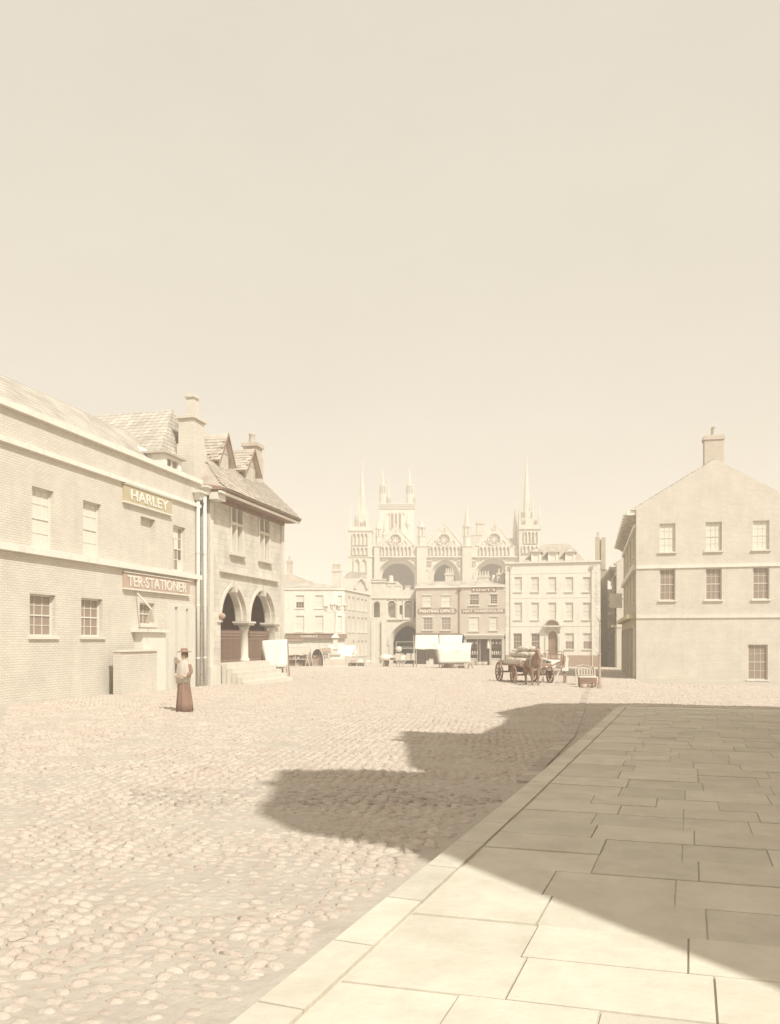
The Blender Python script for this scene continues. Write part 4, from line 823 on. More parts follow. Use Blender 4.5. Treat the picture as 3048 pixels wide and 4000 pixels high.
# ------------------------------------------------------------------ shaded terraces on the right, with an added gap letting sun reach the white house
def terrace(y0, y1, label, sign):
    T_ = Fr(3.1, (y0+y1)/2, R(-90)); tr = fthing('terrace', label, 'building', T_); h = (y1-y0)/2; tx0, tx1 = -h, h
    Tq = Fr(3.1, 87, R(-90)); dz = Tq.o.z - T_.o.z
    te, zb1, zb2, zb3 = [Tq.z(a, b) + dz for a, b in ((2080, 2460), (2095, 2468), (2248, 2466), (2415, 2476))]
    NB = int(round((y1-y0)/4.9)); bwid = (tx1-tx0)/NB; ops = []
    for i in range(NB):
        c = tx0 + bwid*(i+.5); ops += [(c-.55, c+.55, zb2+1.0, zb2+2.9), (c-.55, c+.55, zb3+1.1, zb3+3.3)]
    sh = [(tx0+bwid*i+.5, tx0+bwid*(i+1)-.5, .6, zb3-.7) for i in range(NB)]
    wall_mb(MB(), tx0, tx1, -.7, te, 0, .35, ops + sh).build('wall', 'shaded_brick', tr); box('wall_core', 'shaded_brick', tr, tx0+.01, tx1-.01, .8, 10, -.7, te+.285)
    E_ = Matrix.Translation((tx1+.42, 0, 0)) @ Matrix.Rotation(R(90), 4, 'Z'); eo = []
    for c in (2.0, 4.9, 7.8): eo += [(c-.5, c+.5, zb2+1.0, zb2+2.9), (c-.5, c+.5, zb3+1.1, zb3+3.2)]
    eo.append((7.0, 8.2, .2, 2.5)); m = wall_mb(MB(), .0, 10, -.7, te+.3, 0, .38, eo); m.build('end_wall', 'pale_brick', tr).matrix_local = E_
    MB().prism([(-.3, te+.302), (10.3, te+.302), (5, te+3.5)], .02, .38).build('end_gable', 'pale_brick', tr).matrix_local = E_
    for o in eo: window(tr, *o, rec=.16, pane='pane_mid' if o[2] < zb2 else 'pane_blind', sill=.12).matrix_local = E_
    for zz_ in (zb2, zb3): box('end_string', 'white_stucco', tr, .0, 10, -.08, -.003, zz_-.1, zz_+.12).matrix_local = E_
    chimney(tr, tx1-.9, tx1-.1, 4.4, 5.6, te+2.8, te+5.2, 'buff_brick', 2)
    for o in ops: window(tr, *o, pane='pane_mid', sill=.1)
    for o in sh: window(tr, *o, pane='pane_dark', sill=0, cols=3, rows=1, split=1, rec=.2, frame='brown_timber')
    box('eaves', 'white_stucco', tr, tx0-.2, tx1+.3, -.62, .4, te+.003, te+.28); box('string_course', 'white_stucco', tr, tx0, tx1, -.16, -.003, zb1-.15, zb1+.1)
    box('string_course', 'white_stucco', tr, tx0, tx1, -.22, -.003, zb2-.1, zb2+.25)
    box('shop_cornice', 'olive_board', tr, tx0, tx1, -.6, -.003, zb3-.1, zb3+.18); box('shop_fascia', 'olive_board', tr, tx0, tx1, -.14, -.004, zb3-.7, zb3-.102)
    for i in range(NB+1): c = min(max(tx0+bwid*i, tx0+.25), tx1-.25); box('pilaster', 'pale_timber', tr, c-.25, c+.25, -.18, -.005, -.6, zb3-.703)
    nm = int((y1-y0)/1.3)
    for i in range(nm+1):
        c = tx0+.4+(tx1-tx0-.8)*i/nm; MB().prismx([(-.003, te-.4), (-.1, te-.35), (-.5, te-.1), (-.85, te+.0), (-.85, te+.12), (-.003, te+.0)], c-.12, c+.12).build('modillion', 'pale_timber', tr)
    if sign: c = tx0+2; box('hanging_sign', 'white_paint', tr, c, c+.08, -1.3, -.2, zb2-2.0, zb2-.7)
    MB().prismx([(-.5, te+.29), (5, te+3.6), (10.4, te+.29)], tx0, tx1+.1).build('roof', 'pale_slate', tr)
terrace(57.5, 78, 'shaded brick terrace with bracketed eaves whose gabled brick end faces the pavement', True)
terrace(97.6, 118, 'shaded brick terrace beyond the added gap, running back beside the low house', False)

# ------------------------------------------------------------------ houses behind the photographer's right shoulder: they shade the foreground
N_ = Fr(6.1, 14, R(-90)); nh = fthing('gabled_house', 'gabled brick house across the pavement that shades the cobbles', 'house', N_)
kk, kb = SUN.x/SUN.z, -SUN.y/SUN.z
def cast(sx, sy, fr):                              # point of a roof line whose shadow falls on that spot of the square
    q = gpt(sx, sy); h = (6.1 - q.x)/kk; return (fr.o.y - (q.y - kb*h), h + q.z - fr.o.z)
P1 = [cast(*q, N_) for q in ((2480, 2748), (2300, 2749), (2122, 2748), (1932, 2785), (1985, 2800), (1960, 2830), (1850, 2879), (1569, 2857), (1596, 2993), (1700, 3040))]
MB().prism([(P1[0][0], -.6)] + P1 + [(P1[-1][0], -.6)], 0, 5.5).build('wall', 'pale_brick', nh)
for k in range(5):
    c = P1[0][0] + 1.5 + (P1[-1][0]-P1[0][0]-3)*k/4
    for zz_ in (1.0, 4.2): window(nh, c-.5, c+.5, zz_, zz_+1.8, y=-.16, rec=.1)
M_ = Fr(6.1, -2, R(-90)); nh2 = fthing('tall_house', 'tall brick house next to the gabled house beside the pavement', 'house', M_)
P2_ = [cast(*q, M_) for q in ((1640, 3085), (1440, 3010), (1089, 3012), (1060, 3100), (1000, 3175), (1150, 3250), (1560, 3320))]
xs_ = max(P1[-1][0] - 14 + -2 + 0.0, P2_[0][0])
MB().prism([(P2_[0][0], -.6)] + P2_ + [(P2_[-1][0]+.5, 5.0), (P2_[-1][0]+5, 4.6), (P2_[-1][0]+5, -.6)], 0, 5.5).build('wall', 'pale_brick', nh2)
for k in range(2):
    for zz_ in (1.0, 3.0): c = P2_[-1][0]+1+2.5*k; window(nh2, c-.5, c+.5, zz_, zz_+1.4, y=-.16, rec=.1)
for (a, b), nn in ((P1[3], 3), (P1[7], 4)):
    for i in range(nn): MB().lathe([(.17,0),(.14,.1),(.12,.7),(.16,.76)], (a+.5+.5*i, .6, b-.35), 8).build('chimney_pot', 'buff_brick', nh)
for i in range(3): a, b = P2_[2]; MB().lathe([(.17,0),(.14,.1),(.12,.7),(.16,.76)], (a+.3+.5*i, .6, b-.3), 8).build('chimney_pot', 'buff_brick', nh2)

# ------------------------------------------------------------------ cathedral west front (about 200 m off)
o_ = at(1734.76, 2500, 200); K_ = Fr(o_.x, o_.y, TH, -1.9); KS = .50595/15.83
ct = fthing('cathedral', 'hazy gothic cathedral west front with three giant arches, rose gables and spires', 'cathedral', K_)
def cu(u, y=0): return (u-800)*KS*(200+y)/200
def cz(v, y=0): return 1.85 + 1.9 + (1482-v)*KS*(200+y)/200
CS = 'cathedral_stone'
def arcade(par, u0, u1, v0, v1, n, y=-.5, dep=.5, name='arcade', mat=CS, yo=0):
    xa, xb, za, zb = cu(u0, yo), cu(u1, yo), cz(v1, yo), cz(v0, yo); w = (xb-xa)/n; hs = min(w*.75, (zb-za)*.5); ops = []; m = MB()
    for i in range(n): ops.append((xa+w*(i+.14), xa+w*(i+.86), za, zb-.08))
    wall_mb(m, xa, xb, za-.05, zb, y, y+dep-.003, ops)
    for o in ops: arch_fill(m, o[0], o[1], zb-.12-hs, zb-.12, zb-.08, y, y+dep-.003, 4)
    return m.build(name, mat, par)
# main wall and giant arches
A = [(288, 605, 851), (692, 925, 856), (1032, 1335, 851)]; vs = 1005; ops = []; m = MB()
for a, b, t in A: ops.append((cu(a), cu(b), -.5, cz(t)+.4))
wall_mb(m, cu(245), cu(1372), -.5, cz(800), 0, 1.6, ops)
for a, b, t in A: arch_fill(m, cu(a), cu(b), cz(vs), cz(t), cz(t)+.4, 0, 1.6, 10)
m.build('west_wall', CS, ct)
for a, b, t in A:
    arch_ring(MB(), cu(a)+.02, cu(b)-.02, cz(vs), cz(t)-.02, .28, -.25, -.003, 10).build('arch_mould', CS, ct)
    for k in range(3):
        i0 = .34*(k+1); r_ = MB(); arch_ring(r_, cu(a)+i0, cu(b)-i0, cz(vs), cz(t)-i0*1.15, .34, .5+.55*k, 1.1+.55*k, 10)
        for s_ in (cu(a)+i0-.34, cu(b)-i0): r_.box(s_, s_+.34, .5+.55*k, 1.1+.55*k, -.5, cz(vs))
        r_.build('arch_order', CS, ct)
box('portico_wall', 'shade_stone', ct, cu(245), cu(1372), 15, 16, -.5, cz(790)); box('portico_vault', 'shade_stone', ct, cu(245), cu(1372), 1.6, 15, cz(838), cz(800))  # portico shade put into the stone colour
for u in (648, 978): box('portico_pier', 'shade_stone', ct, cu(u)-1.0, cu(u)+1.0, 1.602, 15, -.5, cz(838))
for u in (380, 470, 560, 760, 850, 1110, 1200):
    m = MB(); w = .9; arch_ring(m, cu(u)-w, cu(u)+w, cz(1060), cz(960), .25, 14.8, 15, 6); m.build('portal_arch', 'shade_stone', ct)
# cornice, arcades
box('cornice', CS, ct, cu(60), cu(1372), -.75, -.003, cz(846), cz(836))
for u0, u1, n in ((312, 548, 8), (688, 925, 8), (1072, 1308, 8)): arcade(ct, u0, u1, 758, 836, n)
box('arcade_back', CS, ct, cu(245), cu(1372), .001, 2.2, cz(800)+.002, cz(752))
for u0, u1 in ((590, 664), (940, 1012), (262, 304)): m = MB(); m.box(cu(u0), cu(u1), -1.0, .0, -.5, cz(762)); m.box(cu(u0)-.2, cu(u1)+.2, -1.2, .1, cz(764), cz(758)); m.build('buttress', CS, ct)
for u0, u1, n, v0, v1 in ((240, 283, 3, 866, 905), (612, 650, 3, 866, 905), (665, 705, 3, 866, 905), (905, 945, 3, 866, 905), (1000, 1045, 3, 866, 905)): arcade(ct, u0, u1, v0, v1, n, -.4, .4, 'spandrel_arcade')
for u, v in ((330, 856), (545, 858), (735, 856), (868, 858), (1068, 852), (1285, 860), (262, 930), (600, 935), (672, 935), (918, 940), (1002, 940)):
    MB().lathe([(.0, 0), (.5, 0), (.42, .25), (.0, .3)], n=7).build('carved_boss', CS, ct, loc=(cu(u), 0, cz(v)), rot=(R(90), 0, 0))
# gables with rose windows
for c, ap, hw, ry in ((425, 604, 140, 712), (800, 588, 140, 710), (1187, 574, 140, 706)):
    m = MB(); m.prism([(cu(c-hw), cz(756)), (cu(c+hw), cz(756)), (cu(c), cz(ap))], -.2, 1.2); gb = m.build('gable', CS, ct)
    m = MB()
    for s_ in (-1, 1): m.prism([(cu(c+s_*hw*1.03), cz(757)), (cu(c+s_*hw*1.03), cz(748)), (cu(c), cz(ap-6)), (cu(c), cz(ap))], -.3, 1.3)
    m.build('gable_coping', CS, gb)
    rad = 44*KS; m = MB(); N = 24
    for i in range(N):
        a0, a1 = 2*math.pi*i/N, 2*math.pi*(i+1)/N; f = lambda r, a: (cu(c)+r*math.cos(a), cz(ry)+r*math.sin(a))
        m.prism([f(rad, a0), f(rad*1.16, a0), f(rad*1.16, a1), f(rad, a1)], -.6, -.203)
    rw = m.build('rose_window', CS, ct)
    for i in range(8):
        a0 = 2*math.pi*(i+.5)/8; d_ = (math.cos(a0), math.sin(a0)); n_ = (-d_[1], d_[0]); g = lambda r, s: (cu(c)+d_[0]*rad*r+n_[0]*rad*s, cz(ry)+d_[1]*rad*r+n_[1]*rad*s)
        MB().prism([g(.24, 0), g(.5, .11), g(.76, .22), g(.9, .12), g(.93, 0), g(.9, -.12), g(.76, -.22), g(.5, -.11)], -.26, -.206).build('petal_pane', 'pane_mid', rw)
    nb = MB(); arch_ring(nb, cu(c-10), cu(c+10), cz(ap+52), cz(ap+26), .25, -.42, -.205, 4)
    for s_ in (-10, 10): nb.box(cu(c+s_)-.2, cu(c+s_)+.2, -.42, -.205, cz(ap+58), cz(ap+52))
    nb.build('gable_niche', CS, gb)
    for s_ in (-1, 1): nb = MB(); arch_ring(nb, cu(c+s_*72)-.4, cu(c+s_*72)+.4, cz(740), cz(715), .2, -.42, -.205, 4); nb.build('gable_niche', CS, gb)
    box('finial', CS, gb, cu(c)-.14, cu(c)+.14, .2, .6, cz(ap), cz(ap-18))
# octagonal turrets between the gables
for u, w, vt, vb, sp in ((293, 24, 618, 760, 0), (626, 34, 608, 760, 0), (978, 32, 602, 760, 425)):
    r_ = w*KS; m = MB(); m.lathe([(r_*.9, cz(vb)), (r_*.9, cz(690)), (r_*1.08, cz(683)), (r_*1.08, cz(678)), (r_*.72, cz(677)), (r_*.72, cz(vt+10)), (r_*1.08, cz(vt+6)), (r_*1.1, cz(vt))], (cu(u), .6, 0), 8, ph=R(22.5)); tt = m.build('turret', CS, ct)
    for i in range(8):
        a = R(45*i+22.5); box('shaft', CS, tt, cu(u)+r_*.98*math.cos(a)-.09, cu(u)+r_*.98*math.cos(a)+.09, .6+r_*.98*math.sin(a)-.09, .6+r_*.98*math.sin(a)+.09, cz(677), cz(vt+9))
    MB().lathe([(r_*.8, cz(vt)-.01), (.05, cz(sp) if sp else cz(vt)+2.0)], (cu(u), .6, 0), 8, ph=R(22.5)).build('spire', CS, tt)
def pinnacle(par, u, vb, vt, w, y, name='pinnacle', mat=CS, shaft=.45):
    x = cu(u); h = cz(vt)-cz(vb); m = MB(); r_ = w*KS; m.lathe([(r_, cz(vb)), (r_, cz(vb)+h*shaft), (r_*1.15, cz(vb)+h*shaft+.01), (r_*.9, cz(vb)+h*shaft+.3), (.04, cz(vt))], (x, y, 0), 4, ph=R(45)); return m.build(name, mat, par)
# north-west tower
tw = MB().box(cu(64), cu(246), -1.4, 5.5, -.5, cz(612)).build('north_tower', CS, ct)
box('tower_cornice', CS, tw, cu(60), cu(250), -1.7, 5.7, cz(646), cz(638)); box('tower_cornice', CS, tw, cu(60), cu(250), -1.65, 5.7, cz(846), cz(838))
for v0, v1, n, u0, u1 in ((662, 755, 4, 95, 215), (768, 830, 4, 92, 216), (856, 965, 2, 104, 212)): arcade(tw, u0, u1, v0, v1, n, -1.9, .5)
sp = MB().lathe([(2.0, cz(612)-.02), (1.9, cz(560)), (1.15, cz(545)), (.04, cz(75))], (cu(165), 2.0, 0), 8, ph=R(22.5)).build('spire', CS, ct)
for u in (156, 170): m = MB(); arch_fill(m, cu(u)-.2, cu(u)+.2, cz(590), cz(572), cz(568), -.02, .1, 3); box('spire_light', 'pane_mid', sp, cu(u)-.17, cu(u)+.17, .1, .2, cz(606), cz(574))
for u, vt, y in ((82, 425, -.8), (110, 500, 4.5), (212, 470, -.8), (236, 430, 4.5), (185, 340, 3.4), (146, 330, .6)): pinnacle(ct, u, 612, vt, 11, y)
MB().lathe([(17*KS, cz(690)), (17*KS, cz(660)), (19*KS, cz(655)), (13*KS, cz(640)), (.05, cz(512))], (cu(340), 4, 0), 8).build('turret_spire', CS, ct)
# south-west tower
tw = MB().box(cu(1374), cu(1528), -1.4, 5.5, -.5, cz(598)).build('south_tower', CS, ct)
box('tower_cornice', CS, tw, cu(1366), cu(1546), -1.8, 5.7, cz(632), cz(624))
for v0, v1, n, u0, u1 in ((648, 742, 4, 1408, 1518), (756, 815, 4, 1395, 1520)): arcade(tw, u0, u1, v0, v1, n, -1.9, .5)
box('slit_window', 'pane_mid', tw, cu(1474)-.12, cu(1474)+.12, -1.46, -1.402, cz(735), cz(690))
sp = MB().lathe([(1.7, cz(598)-.02), (1.6, cz(490)), (.9, cz(480)), (.04, cz(30))], (cu(1448), 2, 0), 8, ph=R(22.5)).build('spire', CS, ct)
for u in (1455, 1468): box('spire_light', 'pane_mid', sp, cu(u)-.13, cu(u)+.13, .35, .5, cz(588), cz(534))
for u in (1414, 1505): m = MB(); m.prism([(cu(u)-.34, cz(590)), (cu(u)+.34, cz(590)), (cu(u)+.34, cz(570)), (cu(u), cz(552)), (cu(u)-.34, cz(570))], -1.2, -.9); m.build('tower_light', 'pane_mid', tw)
MB().box(cu(1395), cu(1527), -.9, 5, cz(598)+.01, cz(545)).build('tower_parapet', CS, tw)
for u, vt, y, vb in ((1432, 300, .0, 545), (1478, 300, 4, 545), (1490, 350, .4, 545), (1382, 440, -.8, 598), (1535, 430, -.8, 598), (1400, 470, 4, 545), (1516, 480, 4.6, 545)): pinnacle(ct, u, vb, vt, 9, y)
MB().lathe([(17*KS, cz(760)), (17*KS, cz(612)), (20*KS, cz(608)), (20*KS, cz(600)), (16*KS, cz(598)), (.05, cz(428))], (cu(1366), 3.5, 0), 8).build('turret_spire', CS, ct)
box('transept_roof', CS, ct, cu(1250), cu(1370), 3.0, 9, cz(760), cz(684)); box('side_gable', CS, ct, cu(1310), cu(1380), 2.3, 2.9, cz(860), cz(710))
# central tower far behind
Y = 62
def bu(u): return cu(u, Y)
def bz(v): return cz(v, Y)
tw = MB().box(bu(398), bu(668), Y, Y+13, -.5, bz(430)).build('central_tower', CS, ct)
for v in (430, 442, 460): box('tower_band', CS, tw, bu(394), bu(674), Y-.4, Y+13.2, bz(v)-.25, bz(v)+.06)
for u in (490, 519, 549):
    lo = MB(); arch_ring(lo, bu(u), bu(u+17), bz(515), bz(500), .3, Y-.35, Y-.003, 4); lo.box(bu(u)-.3, bu(u), Y-.35, Y-.003, bz(625), bz(515)); lo.box(bu(u+17), bu(u+17)+.3, Y-.35, Y-.003, bz(625), bz(515)); lw = lo.build('belfry_light', CS, tw)
    for k in range(12): z0 = bz(625)+(bz(512)-bz(625))*k/12; MB().prismx([(Y-.3, z0), (Y-.02, z0+.34), (Y-.02, z0+.42), (Y-.3, z0+.1)], bu(u), bu(u+17)).build('louvre', 'brown_timber', lw)
for u in (465, 578): lo = MB(); arch_ring(lo, bu(u), bu(u+15), bz(515), bz(500), .3, Y-.35, Y-.003, 4); lo.build('blind_arch', CS, tw)
for u, y in ((424, Y+1.5), (632, Y+1.5), (470, Y+11.5), (668, Y+11.5)):
    r_ = 27*KS*1.31 if y < Y+5 else 18*KS*1.31; dv = 0 if y < Y+5 else 45; m = MB(); m.lathe([(r_, bz(430)), (r_, bz(350+dv)), (r_*.8, bz(348+dv)), (r_*.8, bz(292+dv)), (r_*1.02, bz(288+dv)), (r_*1.02, bz(280+dv)), (r_*.6, bz(278+dv)), (.06, bz(140+dv))], (bu(u), y, 0), 8, ph=R(22.5)); tt = m.build('corner_turret', CS, tw)
    for i in range(8): a = R(45*i); box('turret_light', 'pane_mid', tt, bu(u)+r_*.77*math.cos(a)-.13, bu(u)+r_*.77*math.cos(a)+.13, y+r_*.77*math.sin(a)-.13, y+r_*.77*math.sin(a)+.13, bz(345+dv), bz(298+dv))
box('nave_roof', CS, ct, cu(300), cu(1300), 16.1, 60, -.5, cz(800))
arch_fill(MB(), bu(521), bu(540), bz(672), bz(648), bz(645), Y-.5, Y-.3, 4).build('blind_arch', CS, tw); box('tower_door', 'pane_mid', tw, bu(522), bu(539), Y-.2, Y-.05, bz(685), bz(650))
MB().lathe([(.05, bz(770)), (18*KS*1.3, bz(730)), (.05, bz(670))], (cu(556, 20), 20, 0), 4).build('roof_pinnacle', CS, ct)
# chimney stacks of the precinct houses
y = 3; q = (cu(1086), cu(1136), cz(642), cz(520)); ck = MB(); ck.box(q[0], q[1], y+6, y+7.5, q[2]-4, q[3]-.8); ck.box(q[0]-.2, q[1]+.2, y+5.8, y+7.7, q[3]-.8, q[3]); ck.build('stair_stack', CS, ct)
box('ridge', 'plinth_brick', ct, cu(1012), cu(1138), 8, 8.6, cz(645), cz(640)); box('ridge_wall', CS, ct, cu(1012), cu(1138), 8.05, 8.55, cz(770), cz(645)-.003)
m = MB(); m.lathe([(.5, cz(640)), (.45, cz(600)), (.2, cz(575)), (.75, cz(560)), (.4, cz(540)), (.7, cz(528)), (.0, cz(515))], (cu(800), 30, 0), 6); m.build('gable_cross', CS, ct)
# precinct walls left of the gate
o_ = at(1400, 2500, 130); R_ = Fr(o_.x, o_.y, TH); pw = fthing('precinct_house', 'old stone house with small gable between the corner shop and the gatehouse', 'house', R_)
a, b, c, d = R_.rect(1338, 2260, 1440, 2620); wall_mb(MB(), a, b, -.5, d, 0, 5, []).build('wall', 'ashlar', pw)
MB().prism([(a, d), (b, d), (b-1.4, R_.z(2232, 1400)), (a+1.0, R_.z(2232, 1400))], .5, 5).build('roof', 'pale_slate', pw)
c0 = R_.x(1412); arch_ring(MB(), c0-.8, c0+.8, R_.z(2300, 1412), R_.z(2262, 1412), .3, -.3, -.004, 6).build('window_arch', 'ashlar', pw)

# ------------------------------------------------------------------ street things
def GF(sx, sy, d=None):                            # a frame facing the photographer, standing on the square
    p = gpt(sx, sy) if d is None else at(sx, HY, d); return Fr(p.x, p.y, TH)
def skin(name, nodes, edges, mat, parent=None, sub=2, root=0):
    me = bpy.data.meshes.new(name); me.from_pydata([n[:3] for n in nodes], edges, []); o = bpy.data.objects.new(name, me); col.objects.link(o)
    o.modifiers.new('s', 'SKIN'); sv = me.skin_vertices[0].data
    for v, n in zip(sv, nodes): v.radius = (n[3], n[4] if len(n) > 4 else n[3])
    sv[root].use_root = True; s = o.modifiers.new('b', 'SUBSURF'); s.levels = s.render_levels = sub
    dg = bpy.context.evaluated_depsgraph_get(); m2 = bpy.data.meshes.new_from_object(o.evaluated_get(dg)); bpy.data.objects.remove(o); bpy.data.meshes.remove(me)
    m2.name = name; m2.materials.clear()
    for p in m2.polygons: p.use_smooth = True
    return link(name, m2, mat, parent)
def bars(name, mat, par, L, w=.05):
    for p, q in L: MB().bar(p, q, w).build(name, mat, par)
def pt(fr, sx, sy, y=0): x, z = fr.p(sx, sy, y); return (x, y, z)
def trestle(par, x, z, y0, y1, w=.28, mat='pale_timber', t=.05):
    gzl = -.03
    for y in (y0, y1): bars('trestle_leg', mat, par, [((x-w*.25, y, z), (x-w, y, gzl)), ((x+w*.25, y, z), (x+w, y, gzl))], t)
    bars('trestle_brace', mat, par, [((x, y0, z-.03), (x, y1, z-.03))], t)

# white draped stall beside the steps
f = GF(1072, 2645, 45.2); t = fthing('draped_stall', 'stall under a big white sheet beside the Guildhall steps', 'stall', f)
P4 = [pt(f, 1017, 2503, .35), pt(f, 1123, 2498, .35), pt(f, 1119, 2604, -.25), pt(f, 1046, 2613, -.25)]
sheet('sheet', 'canvas', t, P4, 10, 8, .0, .02, 3)
sheet('sheet', 'canvas', t, [pt(f, 1018, 2504, .37), pt(f, 1123, 2499, .37), pt(f, 1121, 2606, 1.0), pt(f, 1040, 2612, 1.0)], 8, 6, .0, .02, 4)
tz = f.z(2606, 1080); MB().box(f.x(1046), f.x(1120), -.2, .95, tz-.06, tz-.01).build('table_top', 'pale_timber', t)
for sx_ in (1050, 1096, 1121):
    for y in (-.15, .9): x = f.x(sx_); bars('leg', 'brown_timber', t, [((x, y, tz-.06), (x+.03, y, -.12))], .06)
MB().tube(pt(f, 1016, 2500, .36), pt(f, 1046, 2648, -.3), .025).build('pole', 'brown_timber', t)
MB().tube(pt(f, 1124, 2497, .36), (f.x(1127), .5, -.1), .025).build('pole', 'brown_timber', t)

# market stalls in front of the corner shop
c1 = lambda u, v: (1100+.2262*u, 2430+.2262*v)
f = GF(*c1(310, 760)); t = fthing('trestle_stall', 'market stall with sagging tan cloth roof and crossed trestle poles', 'stall', f)
sheet('cloth_roof', 'tan_cloth', t, [pt(f, *c1(102, 430), 1.2), pt(f, *c1(512, 436), 1.2), pt(f, *c1(458, 572), -.2), pt(f, *c1(112, 572), -.2)], 12, 6, .06, .015, 5)
sheet('cloth_back', 'dark_cloth', t, [pt(f, *c1(108, 440), 1.25), pt(f, *c1(505, 440), 1.25), (f.x(c1(500, 0)[0]), 1.25, -.05), (f.x(c1(110, 0)[0]), 1.25, -.05)], 8, 4, 0, .015, 6)
tz = f.z(*c1(0, 635)[::-1][:1], c1(300, 0)[0]); xa, xb = f.x(c1(120, 0)[0]), f.x(c1(455, 0)[0]); box('table_top', 'pale_timber', t, xa, xb, -.3, .8, tz-.06, tz)
for i in range(9):
    x = xa+.12+(xb-xa-.24)*i/8; MB().lathe([(.12, 0), (.16, .12), (.15, .2), (.0, .26)], (x, .1+.3*(i % 2), tz), 8).build('basket', ('brown_timber', 'sacking', 'tan_cloth')[i % 3], t, True)
for u in (118, 250): x = f.x(c1(u, 0)[0]); bars('post', 'pale_timber', t, [((x, -.25, -.1), (x, -.25, f.z(c1(0, 570)[1], c1(u, 0)[0])))], .06)
bars('cross_pole', 'pale_timber', t, [(pt(f, *c1(400, 440), -.2), (f.x(c1(492, 0)[0], -.3), -.3, -.05)), (pt(f, *c1(510, 440), -.28), (f.x(c1(408, 0)[0], -.36), -.36, -.05)), (pt(f, *c1(514, 550), -.2), (f.x(c1(548, 0)[0], -.3), -.3, -.05))], .07)
for u in (150, 205, 260, 330): x = f.x(c1(u, 0)[0]); MB().box(x-.2, x+.2, .1, .6, -.06, .34).build('crate', ('brown_timber', 'pale_timber')[u % 20 == 0], t)

f = GF(*c1(620, 752)); t = fthing('hooded_stall', 'round hooded stall with dark interior next to the lamp column', 'stall', f)
xc, zc_ = f.p(*c1(622, 600)); w = (f.x(c1(735, 0)[0])-f.x(c1(520, 0)[0]))/2; top = f.z(c1(0, 462)[1], c1(620, 0)[0])
arc = [(xc - w*math.cos(R(180)*i/12), -.1 + (top+.1)*math.sin(R(180)*i/12)**.62) for i in range(13)]
m = MB()
for (a, b), (c, d) in zip(arc, arc[1:]): m.hull([(a, -.4, b), (c, -.4, d), (c, 1.5, d), (a, 1.5, b)], [(xc+(a-xc)*.97, -.4, b-.03), (xc+(c-xc)*.97, -.4, d-.03), (xc+(c-xc)*.97, 1.5, d-.03), (xc+(a-xc)*.97, 1.5, b-.03)])
m.build('hood', 'canvas', t, True); MB().prism([(xc+(a-xc)*.95, max(b-.05, -.1)) for a, b in arc], .9, .95).build('back_cloth', 'dark_cloth', t)
box('counter', 'plinth_brick', t, xc-w*.75, xc+w*.75, -.1, .5, -.1, .8); box('counter_top', 'brown_timber', t, xc-w*.8, xc+w*.8, -.15, .55, .802, .86)
for i in range(4): MB().lathe([(.13,0),(.17,.14),(.0,.2)], (xc-w*.5+i*w*.33, .15, .86), 8).build('basket', 'tan_cloth', t, True)
f = GF(*c1(765, 752), 84); t = fthing('counter_stall', 'flat-topped brown stall tucked behind the lamp column', 'stall', f)
a = pt(f, *c1(652, 466)); b = pt(f, *c1(838, 530)); 
sheet('valance', 'plinth_brick', t, [a, (b[0], 0, a[2]), b, (a[0], 0, b[2])], 6, 3, 0, .015, 8); sheet('cloth_roof', 'tan_cloth', t, [(a[0], 1.4, a[2]+.06), (b[0], 1.4, a[2]+.06), (b[0], .0, a[2]+.02), (a[0], .0, a[2]+.02)], 6, 4, .05, .015, 9)
for x in (a[0]+.04, b[0]-.04):
    for y in (.06, 1.35): bars('post', 'pale_timber', t, [((x, y, -.1), (x, y, a[2]))], .05)
box('table_top', 'pale_timber', t, a[0], b[0], .1, 1.2, .75, .8); MB().lathe([(.1,0),(.3,.1),(.34,.3),(.2,.45),(.0,.48)], (b[0]-.5, .5, .8), 10).build('basket', 'sacking', t, True)

f = GF(*c1(1220, 762)); t = fthing('sheeted_stall', 'market stall roofed with slack white sheet right of the lamp column', 'stall', f)
sheet('sheet_roof', 'canvas', t, [pt(f, *c1(770, 392), 1.5), pt(f, *c1(1312, 405), 1.5), pt(f, *c1(1305, 590), -.1), pt(f, *c1(1000, 590), -.1)], 12, 8, .18, .015, 10)
for u in (1298,): x = f.x(c1(u, 0)[0]); bars('post', 'pale_timber', t, [((x, -.08, -.1), (x, -.08, f.z(c1(0, 400)[1], c1(u, 0)[0])))], .05)
x = f.x(c1(775, 0)[0], 1.5); bars('post', 'pale_timber', t, [((x, 1.5, -.1), (x, 1.5, f.z(c1(0, 388)[1], c1(775, 0)[0], 1.5)))], .05)
bars('prop', 'brown_timber', t, [(pt(f, *c1(1222, 565), -.12), pt(f, *c1(1318, 402), -.12))], .05)
tz = f.z(c1(0, 695)[1], c1(1290, 0)[0]); xa, xb = f.x(c1(1140, 0)[0]), f.x(c1(1448, 0)[0]); box('table_top', 'pale_timber', t, xa, xb, -.2, .8, tz-.05, tz)
for x in (xa+.18, (xa+xb)/2+.2, xb-.25): trestle(t, x, tz-.05, -.12, .7, .2)
sheet('skirt', 'plinth_brick', t, [(xa+.1, .5, tz-.06), (xb-.1, .5, tz-.06), (xb-.1, .55, -.03), (xa+.1, .55, -.03)], 8, 3, 0, .015, 11)
for i in range(3): x = xa+.3+i*.8; MB().box(x, x+.5, .0, .5, tz, tz+.2+.12*(i == 1)).build('crate', ('plinth_brick', 'canvas', 'canvas')[i], t)

